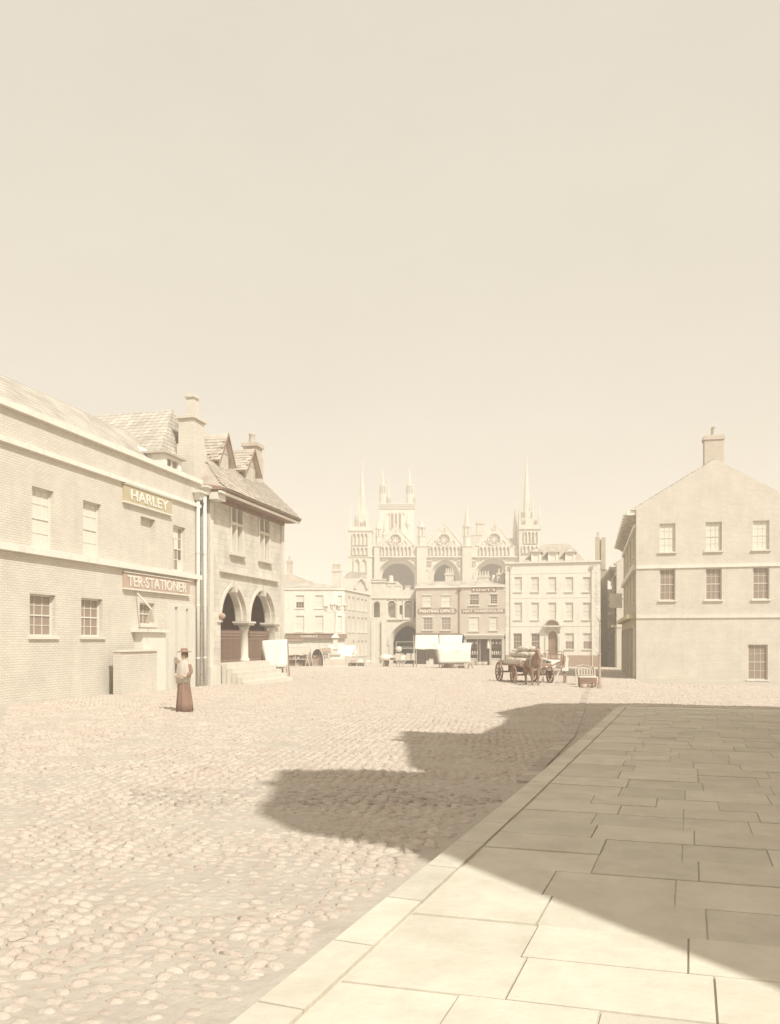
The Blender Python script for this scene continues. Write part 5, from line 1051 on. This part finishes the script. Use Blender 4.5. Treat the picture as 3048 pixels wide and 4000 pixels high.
# lamp column with five lanterns on a stepped base
f = GF(*c1(932, 772)); t = fthing('lamp_column', 'tall stone lamp column with cluster of lanterns on a stepped plinth', 'lamp column', f)
z = lambda v: f.z(c1(0, v)[1], c1(932, 0)[0]); xw = lambda a, b: (f.x(c1(b, 0)[0])-f.x(c1(a, 0)[0]))/2
m = MB(); h = xw(728, 1140); m.box(-h, h, -h, h, -.3, z(742)); st_b = m.build('step', 'ashlar', t)
h = xw(745, 1118); m = MB(); m.box(-h, h, -h, h, z(742)+.001, z(712)); h *= .98; m.hull([(-h,-h,z(712)),(h,-h,z(712)),(h,h,z(712)),(-h,h,z(712))], [(-h*.94,-h*.94,z(642)),(h*.94,-h*.94,z(642)),(h*.94,h*.94,z(642)),(-h*.94,h*.94,z(642))]); m.build('plinth', 'buff_brick', t)
m = MB(); m.lathe([(xw(830, 1035)*1.35, z(642)), (xw(850, 1010)*1.2, z(600)), (xw(840, 1020)*1.25, z(575)), (xw(830, 1035)*1.4, z(562)), (xw(830, 1035)*1.4, z(552))], n=4, ph=R(45)); m.build('pedestal', 'ashlar', t)
m = MB(); m.lathe([(xw(905, 960)*1.4, z(552)), (xw(900, 965)*1.3, z(500)), (xw(885, 985)*1.42, z(465)), (xw(885, 985)*1.42, z(455)), (xw(890, 980)*1.3, z(440)), (xw(890, 980)*1.4, z(432)), (xw(895, 970)*1.4, z(430)), (xw(895, 970)*1.4, z(292))], n=4, ph=R(45)); m.build('die', 'ashlar', t)
MB().lathe([(xw(868, 995)*1.42, z(275)), (xw(868, 995)*1.42, z(260)), (.12, z(196))], n=4, ph=R(45)).build('cap', 'white_stucco', t)
g7 = lambda u, v: (1240+.1071*u, 2320+.1071*v); zz7 = lambda v: f.z(g7(0, v)[1], 1310)
MB().lathe([(.11, z(198)), (.1, z(180)), (.085, zz7(700)), (.13, zz7(680)), (.1, zz7(655)), (.13, zz7(630)), (.08, zz7(560)), (.05, zz7(420)), (.1, zz7(400)), (.0, zz7(310))], n=12).build('shaft', 'white_paint', t, True)
for k, (u, v, y) in enumerate(((300, 460, .35), (540, 412, -.45), (770, 440, .6), (1020, 435, -.2), (655, 395, 0.9))):
    x = f.x(g7(u, 0)[0]); zt_ = zz7(v); zb_ = zt_ - .42
    L = MB().lathe([(.09, zb_), (.16, zt_), (.24, zt_+.0), (.235, zt_+.03), (.1, zt_+.17), (.12, zt_+.2), (.04, zt_+.26), (.0, zt_+.38)], (x, y, 0), 6).build('lantern', 'white_paint', t)
    m = MB()
    for i in range(6): a0 = R(60*i); m.bar((x+.092*math.cos(a0), y+.092*math.sin(a0), zb_), (x+.165*math.cos(a0), y+.165*math.sin(a0), zt_), .018)
    m.lathe([(.12, zb_-.04), (.12, zb_)], (x, y, 0), 6); m.lathe([(.25, zt_+.031), (.25, zt_+.045)], (x, y, 0), 6); m.build('lantern_frame', 'cast_iron', L)
    zs_ = zz7(620); m = MB(); m.tube((0, 0, zs_-.05), (x*.55, y*.55, zs_-.22), .022, n=6); m.tube((x*.55, y*.55, zs_-.22), (x, y, zb_-.03), .022, n=6); m.build('lamp_arm', 'white_paint', t)

# rail stall and wheels before the gate
c2 = lambda u, v: (1470+.244*u, 2400+.244*v)
f = GF(*c2(360, 842)); t = fthing('rail_stall', 'open stall of thin poles and rails before the gate arch', 'stall', f)
P2 = lambda u, v, y=0: pt(f, *c2(u, v), y)
gl = lambda u, y=0: (f.x(c2(u, 0)[0], y), y, -.06)
bars('post', 'pale_timber', t, [(P2(88, 515), gl(88)), (P2(640, 560), gl(650)), (P2(600, 330, 1.2), gl(604, 1.2)), (P2(320, 440, 1.2), gl(320, 1.2))], .055)
bars('rail', 'pale_timber', t, [(P2(88, 515), P2(330, 545)), (P2(330, 545), P2(600, 550)), (P2(320, 442, 1.2), P2(610, 438, 1.2)), (P2(330, 522, .6), P2(600, 525, .6))], .04)
tz = f.z(c2(0, 728)[1], c2(150, 0)[0]); xa, xb = f.x(c2(92, 0)[0]), f.x(c2(330, 0)[0]); box('table_top', 'pale_timber', t, xa, xb, -.1, 1.0, tz-.05, tz)
for u in (106, 400, 620): trestle(t, f.x(c2(u, 0)[0]), tz-.05, -.06, .9, .2, 'pale_timber' if u < 200 else 'brown_timber')
box('table_top', 'pale_timber', t, xb+.05, f.x(c2(640, 0)[0]), -.1, 1.0, tz-.05, tz)
sheet('cloth', 'dark_cloth', t, [(xa+.1, .5, tz-.06), (f.x(c2(205, 0)[0]), .5, tz-.06), (f.x(c2(200, 0)[0]), .55, -.03), (xa+.1, .55, -.03)], 5, 3, 0, .015, 12)
MB().lathe([(.62, 0), (.6, .25), (.42, .48), (.0, .56)], ((xa+xb)/2-.35, .45, tz), 12, sx=1.2, sy=.7).build('heaped_cloth', 'canvas', t, True)
MB().lathe([(.1, 0), (.2, .12), (.24, .2), (.0, .24)], (f.x(c2(262, 0)[0]), .1, tz), 10).build('bowl', 'dark_cloth', t, True)
MB().lathe([(.0, -.32), (.26, -.2), (.32, 0), (.26, .22), (.0, .32)], P2(362, 560, .6), 10).build('hanging_bundle', 'canvas', t, True)
for u in (350, 420, 530, 590): x = f.x(c2(u, 0)[0]); MB().box(x-.28, x+.28, .15, .75, tz, tz+.45+.1*(u % 3)).build('box', ('canvas', 'sacking', 'canvas', 'pale_timber')[u // 10 % 4], t)
def wheel(par, M, r, n=10, mat='pale_timber', hub=.12, name='wheel', w=.07):
    m = MB(); N = 28
    for i in range(N):
        a0, a1 = 2*math.pi*i/N, 2*math.pi*(i+1)/N; g = lambda q, a: (q*math.cos(a), q*math.sin(a))
        m.prism([g(r*.88, a0), g(r, a0), g(r, a1), g(r*.88, a1)], -w/2, w/2)
    for i in range(n): a0 = 2*math.pi*i/n; m.bar((hub*.7*math.cos(a0), 0, hub*.7*math.sin(a0)), (r*.9*math.cos(a0), 0, r*.9*math.sin(a0)), .05)
    o = m.build(name, mat, par); o.matrix_local = M
    h = MB().tube((0, -w*1.4, 0), (0, w*1.4, 0), hub, hub*.9, 10).build('hub', mat, o); return o
f = GF(*c2(410, 838), 97.5); t = fthing('hand_cart', 'two-wheeled cart with pale spoked wheels parked before the gate arch', 'cart', f)
rr = f.z(c2(0, 625)[1], c2(400, 0)[0])/2; xm = f.x(c2(400, 0)[0])
for y in (0, 1.2): wheel(t, Matrix.Translation((xm, y, rr)), rr, 12)
MB().tube((xm, -.1, rr), (xm, 1.3, rr), .05).build('axle', 'pale_timber', t); box('cart_bed', 'pale_timber', t, xm-1.0, xm+1.2, .12, 1.08, rr+.06, rr+.14)
for y in (.14, 1.02): box('cart_side', 'pale_timber', t, xm-1.0, xm+1.2, y, y+.04, rr+.142, rr+.45)
bars('shaft', 'pale_timber', t, [((xm-1.0, .25, rr+.1), (xm-2.2, .25, -.1)), ((xm-1.0, .95, rr+.1), (xm-2.2, .95, -.1))], .06)

# white tilt stall in front of the awning
f = GF(*c2(1270, 866)); t = fthing('tilt_stall', 'trestle stall under a broad white canvas tilt before the hat warehouse', 'stall', f); P2 = lambda u, v, y=0: pt(f, *c2(u, v), y)
sheet('tilt', 'canvas', t, [P2(905, 470, 1.4), P2(1530, 455, 1.4), P2(1510, 590, .2), P2(985, 590, .2)], 12, 5, .06, .015, 13)
sheet('tilt_front', 'canvas', t, [P2(985, 591, .19), P2(1510, 591, .19), P2(1512, 772, -.1), P2(1010, 778, -.1)], 12, 6, 0, .015, 14)
sheet('tilt_side', 'tan_cloth', t, [P2(940, 560, 1.4), P2(985, 592, .2), P2(1012, 775, -.08), P2(990, 760, 1.3)], 6, 5, 0, .015, 15)
tz = f.z(c2(0, 775)[1], c2(1200, 0)[0]); xa, xb = f.x(c2(1010, 0)[0]), f.x(c2(1512, 0)[0]); box('table_top', 'pale_timber', t, xa, xb, -.05, 1.0, tz-.06, tz)
for u in (1045, 1225, 1515): trestle(t, f.x(c2(u, 0)[0]), tz-.06, .02, .9, .24, 'brown_timber')
for u, s_ in ((1100, .3), (1160, .42), (1278, .24), (1370, .3)): x = f.x(c2(u, 0)[0]); MB().box(x-s_, x+s_, .3, .8, -.08, s_*.9).build('crate', ('canvas', 'brown_timber')[u % 3 > 0], t)
for (u0, v0, u1, v1, l) in ((800, 745, 846, 806, 'small white packing crate under the canvas awning'), (848, 710, 918, 806, 'large white packing crate under the canvas awning')):
    f = GF(*c2((u0+u1)/2, 812), 98.0); w = f.x(c2(u1, 0)[0])-f.x(c2(u0, 0)[0]); h = f.z(c2(0, v0)[1], c2(u0, 0)[0]); t = fthing('packing_crate', l, 'crate', f)
    box('carcass', 'pale_timber', t, -w/2+.03, w/2-.03, .03, w*.8, -.05, h-.02)
    for k in range(4): box('slat', 'canvas', t, -w/2, w/2, -.005, .027, h*k/4+.015, h*(k+1)/4-.015)
    box('lid', 'canvas', t, -w/2, w/2, 0, w*.85, h-.018, h+.02)
for k, (u, l) in enumerate(((1232, 'round wicker basket on the step before the hat shop window'), (1290, 'round wicker basket before the hat shop door'))):
    p = g5(u, 985); f = GF(*p, 97.2); t = fthing('wicker_basket', l, 'basket', f); MB().lathe([(.32, -.08), (.42, .2), (.44, .42), (.38, .44), (.36, .3), (.0, .28)], n=14).build('weave', 'sacking', t, True); MB().lathe([(.46, .42), (.47, .47), (.41, .48), (.4, .42)], n=14).build('rim', 'brown_timber', t, True)

# ------------------------------------------------------------------ loaded dray and horse
c3 = lambda u, v: (1930+.1905*u, 2480+.1905*v)
p = at(c3(620, 0)[0], HY, 47.3); f = Fr(p.x, p.y, TH + R(13)); t = fthing('loaded_dray', 'four-wheeled dray piled with pale sacks standing behind the horse', 'wagon', f)
bw_, bl = .95, 1.75; bz = 1.08
box('bed', 'brown_timber', t, -bw_, bw_, -bl, bl, bz-.1, bz)
for k in range(7): x = -bw_+2*bw_*k/7; box('bed_plank', 'pale_timber', t, x+.01, x+2*bw_/7-.01, -bl-.03, bl+.03, bz+.002, bz+.04)
for s_ in (-1, 1): box('side_rave', 'pale_timber', t, s_*bw_-(.06 if s_ > 0 else 0), s_*bw_+(.06 if s_ < 0 else 0), -bl, bl, bz+.045, bz+.2)
box('front_board', 'brown_timber', t, -bw_-.05, bw_*.55, -bl-.09, -bl-.035, bz-.14, bz+.14)
for s_ in (-1, 1):
    for y, r_ in ((-1.15, .50), (1.15, .60)): wheel(t, Matrix.Translation((s_*(bw_+.16), y, r_-.02)) @ Matrix.Rotation(R(90), 4, 'Z'), r_, 10, 'brown_timber', .11)
for y, r_ in ((-1.15, .50), (1.15, .60)): MB().tube((-bw_-.12, y, r_-.02), (bw_+.12, y, r_-.02), .05).build('axle', 'brown_timber', t); box('bolster', 'brown_timber', t, -.5, .5, y-.1, y+.1, r_, bz-.102)
bars('prop', 'pale_timber', t, [((-.55, -bl-.1, bz-.1), (-.6, -bl-.15, -.05))], .09)
random.seed(11)
def sack(par, loc, rot, L=1.05, r=.21):
    m = MB(); prof = [(.03, -L/2-.06), (.1, -L/2), (r*.85, -L/2+.1), (r, -L/4), (r*1.04, 0), (r, L/4), (r*.85, L/2-.1), (.07, L/2-.02), (.1, L/2+.07)]
    m.lathe(prof, n=12, sx=1.1, sy=.8); o = m.build('sack', 'sacking', None, True); o.location = par.matrix_world @ Vector(loc) if False else loc; o.rotation_euler = rot; return o
layers = [(bz+.2, 4, -1.1), (bz+.2, 4, .15), (bz+.54, 3, -.9), (bz+.54, 3, .2), (bz+.86, 2, -.5)]
names = ['bottom', 'bottom', 'middle', 'middle', 'top']; bt = Matrix.Translation(f.o) @ Matrix.Rotation(f.rot, 4, 'Z')
for (zl, n_, y), nm_ in zip(layers, ['bottom row at the front of', 'bottom row at the back of', 'middle row at the front of', 'middle row at the back of', 'topmost row of']):
    for i in range(n_):
        x = (i-(n_-1)/2)*.44 + random.uniform(-.04,.04); o = sack(t, (0,0,0), (0,0,0)); tag(o, 'plump pale sack in the %s the pile on the dray' % nm_, 'sack', 'sacks on the dray')
        o.matrix_world = bt @ Matrix.Translation((x, y+random.uniform(-.1,.1), zl)) @ Matrix.Rotation(R(random.uniform(-12, 12)), 4, 'Z') @ Matrix.Rotation(R(90+random.uniform(-5, 5)), 4, 'X')
hq = gpt(2080, 2676); hf = Fr(hq.x, hq.y, f.rot - R(8)); hl = f.I @ hq
bars('shaft', 'brown_timber', t, [((.15, -bl, .8), (hl.x-.36, hl.y-.6, 1.05)), ((.85, -bl, .8), (hl.x+.36, hl.y-.6, 1.05))], .07)
hs = fthing('horse', 'brown cart horse facing the square in the shafts of the dray', 'horse', hf)
nd = [(0,.62,1.2,.30,.32),(0,.0,1.16,.33,.36),(0,-.55,1.18,.27,.33),(0,-.8,1.45,.17,.22),(0,-1.02,1.72,.13,.17),(0,-1.14,1.86,.11,.13),(0,-1.33,1.68,.1,.12),(0,-1.5,1.46,.075,.085),(0,-1.55,1.38,.065,.06)]
ed = [(0,1),(1,2),(2,3),(3,4),(4,5),(5,6),(6,7),(7,8)]
for s_ in (-1, 1):
    b0 = len(nd); nd += [(s_*.17,-.58,.95,.13,.15),(s_*.17,-.6,.56,.075),(s_*.165,-.58,.2,.05),(s_*.165,-.61,.12,.055),(s_*.165,-.65,.02,.07)]; ed += [(2,b0)]+[(b0+i,b0+i+1) for i in range(4)]
    b0 = len(nd); nd += [(s_*.18,.6,.98,.17,.2),(s_*.18,.5,.78,.12,.14),(s_*.17,.76,.52,.07,.08),(s_*.17,.7,.2,.05),(s_*.17,.67,.12,.055),(s_*.17,.63,.02,.07)]; ed += [(0,b0)]+[(b0+i,b0+i+1) for i in range(5)]
skin('body', nd, ed, 'horse_coat', hs, 2, 1)
for s_ in (-1, 1): MB().lathe([(.045, 0), (.05, .06), (.01, .17)], (s_*.085, -1.1, 1.93), 6, sy=.5).build('ear', 'horse_coat', hs); MB().lathe([(.0,-.02),(.02,0),(.0,.02)], (s_*.1, -1.25, 1.79), 6).build('eye', 'dark_room', hs)
skin('tail', [(0,.92,1.3,.05),(0,1.02,1.1,.07),(0,1.0,.75,.08),(0,.98,.5,.03)], [(0,1),(1,2),(2,3)], 'dark_cloth', hs, 1)
skin('mane', [(0,-1.02,1.95,.03,.06),(0,-.86,1.8,.03,.09),(0,-.68,1.6,.03,.09),(0,-.55,1.5,.02,.05)], [(0,1),(1,2),(2,3)], 'dark_cloth', hs, 1)
cm = MB(); N = 16
for i in range(N):
    a0, a1 = 2*math.pi*i/N, 2*math.pi*(i+1)/N; cm.tube((.29*math.cos(a0), -.68-.1*math.sin(a0), 1.25+.4*math.sin(a0)), (.29*math.cos(a1), -.68-.1*math.sin(a1), 1.25+.4*math.sin(a1)), .065, n=6)
cm.build('collar', 'tan_cloth', hs); bars('trace', 'dark_cloth', hs, [((s_*.34, -.6, 1.15), (s_*.36, 1.2, .95)) for s_ in (-1, 1)], .04); box('blaze', 'pale_cloth', hs, -.03, .03, -1.475, -1.46, 1.55, 1.66)

# empty market cart beside the dray
p = at(c3(1230, 0)[0], HY, 46.2); f = Fr(p.x, p.y, TH); t = fthing('empty_cart', 'empty wooden cart with slatted rails tipped on its prop beside the dray', 'cart', f); P3 = lambda u, v, y=0: pt(f, *c3(u, v), y)
g0 = lambda u, y=0: (f.x(c3(u, 0)[0], y), y, -.06)
bars('side_beam', 'pale_timber', t, [(P3(980, 712), P3(1450, 712)), (P3(980, 700, 1.1), P3(1450, 700, 1.1))], .11)
for k in range(8): u = 1000+56*k; bars('floor_slat', 'pale_timber', t, [(P3(u, 700, .05), P3(u, 690, 1.05))], .1)
bars('rail', 'brown_timber', t, [(P3(870, 378, 1.1), P3(1430, 410, 1.1)), (P3(1080, 325, 1.15), P3(1440, 355, 1.15)), (P3(1090, 480, 1.1), P3(1400, 500, 1.1))], .05)
bars('rail_post', 'brown_timber', t, [(P3(u, 375, 1.1), P3(u, 700, 1.1)) for u in (1065, 1165, 1270, 1390)], .045)
bars('brace', 'brown_timber', t, [(P3(1120, 670), P3(1370, 545, .3)), (P3(1330, 700), P3(1430, 430, .5)), (P3(1395, 690), P3(1465, 400, .5))], .07)
bars('end_post', 'white_paint', t, [(P3(1502, 460), P3(1470, 760)), (P3(1455, 360, .5), P3(1475, 480, .5))], .17)
bars('cross_beam', 'white_paint', t, [(P3(1395, 715, -.08), P3(1525, 715, -.08))], .14)
bars('leg', 'brown_timber', t, [(P3(1450, 740), g0(1432)), (P3(1470, 740, 1.0), g0(1470, 1.0))], .09); bars('leg', 'pale_timber', t, [(P3(1340, 740), g0(1200, -.3)), (P3(1000, 720), g0(995, .0)), (P3(1000, 700, 1.0), g0(1010, 1.0))], .07)
sheet('canvas_sheet', 'canvas', t, [P3(1000, 500, 1.05), P3(1350, 520, 1.05), P3(1400, 690, .9), P3(1000, 690, .9)], 8, 4, .03, .015, 21)

# barrow, box and baskets by the lamp post
c4 = lambda u, v: (2180+.1786*u, 2380+.1786*v)
f = GF(*c4(600, 1660)); P_4 = lambda u, v, y=0: pt(f, *c4(u, v), y); g0 = lambda u, y=0: (f.x(c4(u, 0)[0], y), y, -.04)
t = fthing('hand_barrow', 'wooden hand barrow with slatted peaked backboard by the lamp post', 'barrow', f)
for k in range(6):
    u0 = 425+62*k; pk = 1215+abs(k-2.5)*14; a = P_4(u0+4, pk, .5); b = P_4(u0+56, 1440, .35); MB().hull([(a[0], .5, a[2]), (b[0], .5, a[2]-.02), (b[0], .35, b[2]), (a[0], .35, b[2])], [(a[0], .53, a[2]), (b[0], .53, a[2]-.02), (b[0], .38, b[2]), (a[0], .38, b[2])]).build('slat', 'tan_cloth', t)
bars('rail', 'pale_timber', t, [(P_4(410, 1245, .46), P_4(555, 1212, .46)), (P_4(555, 1212, .46), P_4(810, 1270, .46)), (P_4(410, 1440, .3), P_4(800, 1445, .3))], .05)
bars('leg', 'pale_timber', t, [(P_4(385, 1290, .4), g0(410, .2)), (P_4(800, 1265, .4), g0(825, .2)), (P_4(440, 1440, .35), g0(470, .9)), (P_4(770, 1440, .35), g0(760, .9))], .055)
box('barrow_bed', 'brown_timber', t, f.x(c4(430, 0)[0]), f.x(c4(800, 0)[0]), .3, 1.0, P_4(0, 1450)[2]-.05, P_4(0, 1450)[2])
f = GF(*c4(670, 1650), 41.5); t = fthing('dark_box', 'dark wooden box with pale rim standing before the barrow', 'box', f); w = .42; h = f.z(c4(0, 1480)[1], c4(670, 0)[0])
box('carcass', 'brown_timber', t, -w, w, 0, .5, .12, h-.04)
for k in range(3): box('board', 'brown_timber', t, -w-.01, w+.01, -.03, -.003, .12+(h-.18)*k/3+.005, .12+(h-.18)*(k+1)/3-.005)
box('rim', 'canvas', t, -w-.04, w+.04, -.05, .54, h-.038, h+.01)
for x in (-w+.06, w-.06):
    for y in (.05, .45): box('foot', 'brown_timber', t, x-.04, x+.04, y-.04, y+.04, -.1, .118)
for (u, v, d, r_, l) in ((705, 1650, 40.9, .2, 'round basket sitting before the dark box'), (560, 1690, 40.4, .17, 'low flat basket in front of the dark box')):
    f = GF(*c4(u, v), d); t = fthing('basket', l, 'basket', f); MB().lathe([(r_*.75, -.06), (r_, .1), (r_*1.05, .24), (r_*.9, .25), (r_*.85, .15), (.0, .14)], n=14).build('weave', 'tan_cloth', t, True); MB().lathe([(r_*1.06, .22), (r_*1.12, .26), (r_*.95, .27), (r_*.94, .22)], n=14).build('rim', 'brown_timber', t, True)
# lamp post with forked top
f = GF(*c4(912, 1735)); t = fthing('lamp_post', 'fluted iron lamp post with forked top and no lantern by the kerb', 'lamp post', f); z = lambda v: f.z(c4(0, v)[1], c4(912, 0)[0]); k = f.x(c4(1000, 0)[0])-f.x(c4(990, 0)[0])
r_ = lambda px: px*k/20
MB().box(-r_(78), r_(78), -r_(78), r_(78), -.15, z(1650)).build('base', 'grey_iron', t)
MB().lathe([(r_(72), z(1650)+.001), (r_(66), z(1600)), (r_(74), z(1595)), (r_(74), z(1580)), (r_(60), z(1570)), (r_(52), z(1115))], n=14).build('pedestal_column', 'grey_iron', t)
MB().lathe([(r_(66), z(1115)), (r_(66), z(1100)), (r_(56), z(1095)), (r_(52), z(1010)), (r_(72), z(1000)), (r_(74), z(988)), (r_(50), z(975)), (r_(34), z(930))], n=14).build('collar', 'grey_iron', t)
MB().lathe([(r_(32), z(930)), (r_(26), z(380)), (r_(40), z(370)), (r_(26), z(350)), (r_(44), z(328)), (r_(20), z(300)), (r_(14), z(275))], n=14).build('shaft', 'grey_iron', t)
for s_ in (-1, 1): m = MB(); m.tube((0, 0, z(285)), (s_*r_(45), 0, z(245)), .025, .022, 6); m.tube((s_*r_(45), 0, z(245)), (s_*r_(76), 0, z(190)), .022, .015, 6); m.build('fork_arm', 'cast_iron', t)
MB().tube((r_(40), .05, z(1470)), (r_(40), .05, z(1570)), .05, .04, 8).build('tap_box', 'cast_iron', t)

# ------------------------------------------------------------------ standing woman by the stationer
f = GF(720, 2780); f = Fr(f.o.x, f.o.y, TH + R(-20)); t = fthing('person', 'woman in flat dark hat, pale shawl and long dark skirt near the drain pipes', 'person', f)
nd = [(0,0,.98,.13,.1),(0,0,1.15,.115,.09),(0,0,1.33,.14,.095),(0,0,1.42,.055,.055),(0,-.01,1.49,.05,.05),(0,-.015,1.56,.082,.092),(0,-.015,1.64,.072,.082),
      (.09,0,.9,.085),(.09,0,.5,.06),(.09,0,.08,.04),(.09,-.13,.03,.035),(-.09,0,.9,.085),(-.09,0,.5,.06),(-.09,0,.08,.04),(-.09,-.13,.03,.035),
      (.165,0,1.36,.05),(.24,0,1.12,.042),(.17,-.16,1.0,.034),(.1,-.22,1.01,.03,.018),(-.165,0,1.36,.05),(-.23,.0,1.12,.042),(-.17,-.16,.99,.034),(-.1,-.22,1.0,.03,.018)]
ed = [(0,1),(1,2),(2,3),(3,4),(4,5),(5,6),(0,7),(7,8),(8,9),(9,10),(0,11),(11,12),(12,13),(13,14),(2,15),(15,16),(16,17),(17,18),(2,19),(19,20),(20,21),(21,22)]
for s_, k in ((1, 18), (-1, 22)):
    for j, (dx, dz, L) in enumerate(((-.075,.018,.07),(-.08,.004,.085),(-.08,-.01,.08),(-.07,-.024,.065))):
        b0 = len(nd); bx_, by_, bz_ = nd[k][:3]; nd += [(bx_+s_*dx*.5, by_-.012, bz_+dz*.8, .009), (bx_+s_*dx, by_-.018, bz_+dz, .008)]; ed += [(k, b0), (b0, b0+1)]
    b0 = len(nd); nd += [(nd[k][0]-s_*.01, nd[k][1]-.02, nd[k][2]+.04, .01), (nd[k][0]-s_*.03, nd[k][1]-.03, nd[k][2]+.065, .009)]; ed += [(k, b0), (b0, b0+1)]
bd = skin('body', nd, ed, 'skin', t, 2, 0)
MB().hull([(-.016,-.1,1.55),(.016,-.1,1.55),(.012,-.1,1.53),(-.012,-.1,1.53)], [(-.004,-.104,1.60),(.004,-.104,1.60),(.01,-.128,1.55),(-.01,-.128,1.55)]).build('nose', 'skin', bd)
for s_ in (-1, 1): MB().lathe([(0,-.01),(.012,0),(0,.01)], (s_*.033, -.098, 1.595), 8).build('eye', 'dark_room', bd); MB().lathe([(0,-.03),(.015,0),(0,.03)], (s_*.087, -.01, 1.57), 8).build('ear', 'skin', bd)
box('mouth', 'plinth_brick', bd, -.025, .025, -.1, -.094, 1.512, 1.52)
MB().lathe([(.09, 1.52), (.1, 1.58), (.095, 1.66), (.05, 1.71), (.0, 1.72)], (0, .022, 0), 12).build('hair', 'dark_cloth', t, True)
def cloth_rings(name, mat, rings, par, n=40, folds=9, ph=0):
    m = MB(); b = 0
    for (z_, rx, ry, am, cx_, cy_) in rings:
        for i in range(n): a0 = 2*math.pi*i/n; r_ = 1 + am*math.sin(folds*a0+ph) + am*.5*math.sin(folds*1.7*a0+1); m.v.append((cx_+rx*r_*math.cos(a0), cy_+ry*r_*math.sin(a0), z_))
    for j in range(len(rings)-1):
        for i in range(n): k = (i+1) % n; m.f.append((j*n+i, j*n+k, (j+1)*n+k, (j+1)*n+i))
    m.f.append(tuple(range(n))); m.f.append(tuple((len(rings)-1)*n+i for i in range(n))); return m.build(name, mat, par, True)
cloth_rings('skirt', 'dark_cloth', [(-.02,.225,.24,.10,0,.03),(.25,.205,.215,.10,0,.02),(.6,.18,.175,.07,0,0),(.88,.155,.14,.04,0,0),(1.04,.13,.11,.01,0,0)], t)
cloth_rings('shawl', 'pale_cloth', [(.80,.2,.16,.07,-.03,.0),(1.0,.22,.165,.05,-.02,.0),(1.2,.225,.155,.04,0,0),(1.33,.195,.135,.03,0,0),(1.41,.11,.1,.01,0,.005),(1.46,.065,.065,0,0,0)], t, folds=7)
skin('sleeve', [(.17,-.02,1.35,.062),(.255,-.02,1.12,.058),(.2,-.17,1.0,.05)], [(0,1),(1,2)], 'dark_cloth', t, 2)
MB().lathe([(.0, 1.69), (.2, 1.675), (.205, 1.69), (.1, 1.705), (.095, 1.77), (.07, 1.79), (.0, 1.795)], (0, -.005, 0), 20).build('hat', 'dark_cloth', t, True)
for s_ in (-1, 1): MB().lathe([(.04,0),(.045,.03),(.035,.07)], (s_*.09, -.1, -.01), 8, sy=2).build('shoe', 'dark_cloth', t)
# plank leaning on the stationer's wall
f = Fr(-17.5, 0, R(90)); yv = S.x(680) + 28; t = thing('plank', 'narrow brown plank leaning on the white shop doors', 'plank', (-17.28, yv, gz(-17.28, yv)), R(90)); 
for k in range(2): MB().hull([(-.16+.17*k, -.35, -.03), (-.01+.17*k, -.35, -.03), (-.01+.17*k, -.31, -.03), (-.16+.17*k, -.31, -.03)], [(-.16+.17*k, .06, 1.35-.1*k), (-.01+.17*k, .06, 1.35-.1*k), (-.01+.17*k, .1, 1.35-.1*k), (-.16+.17*k, .1, 1.35-.1*k)]).build('board', 'brown_timber', t)

# ------------------------------------------------------------------ air
hz_ = MB().box(-520, 520, -90, 800, -8, 53).build('haze', None); tag(hz_, 'pale dusty air over the square', kind='stuff')
m = bpy.data.materials.new('haze'); m.use_nodes = True; n = m.node_tree.nodes; n.clear()
pv = n.new('ShaderNodeVolumePrincipled'); pv.inputs['Color'].default_value = (.99, .955, .90, 1); pv.inputs['Density'].default_value = HAZE; pv.inputs['Anisotropy'].default_value = .0
mo = n.new('ShaderNodeOutputMaterial'); m.node_tree.links.new(pv.outputs[0], mo.inputs['Volume']); hz_.data.materials.append(m)
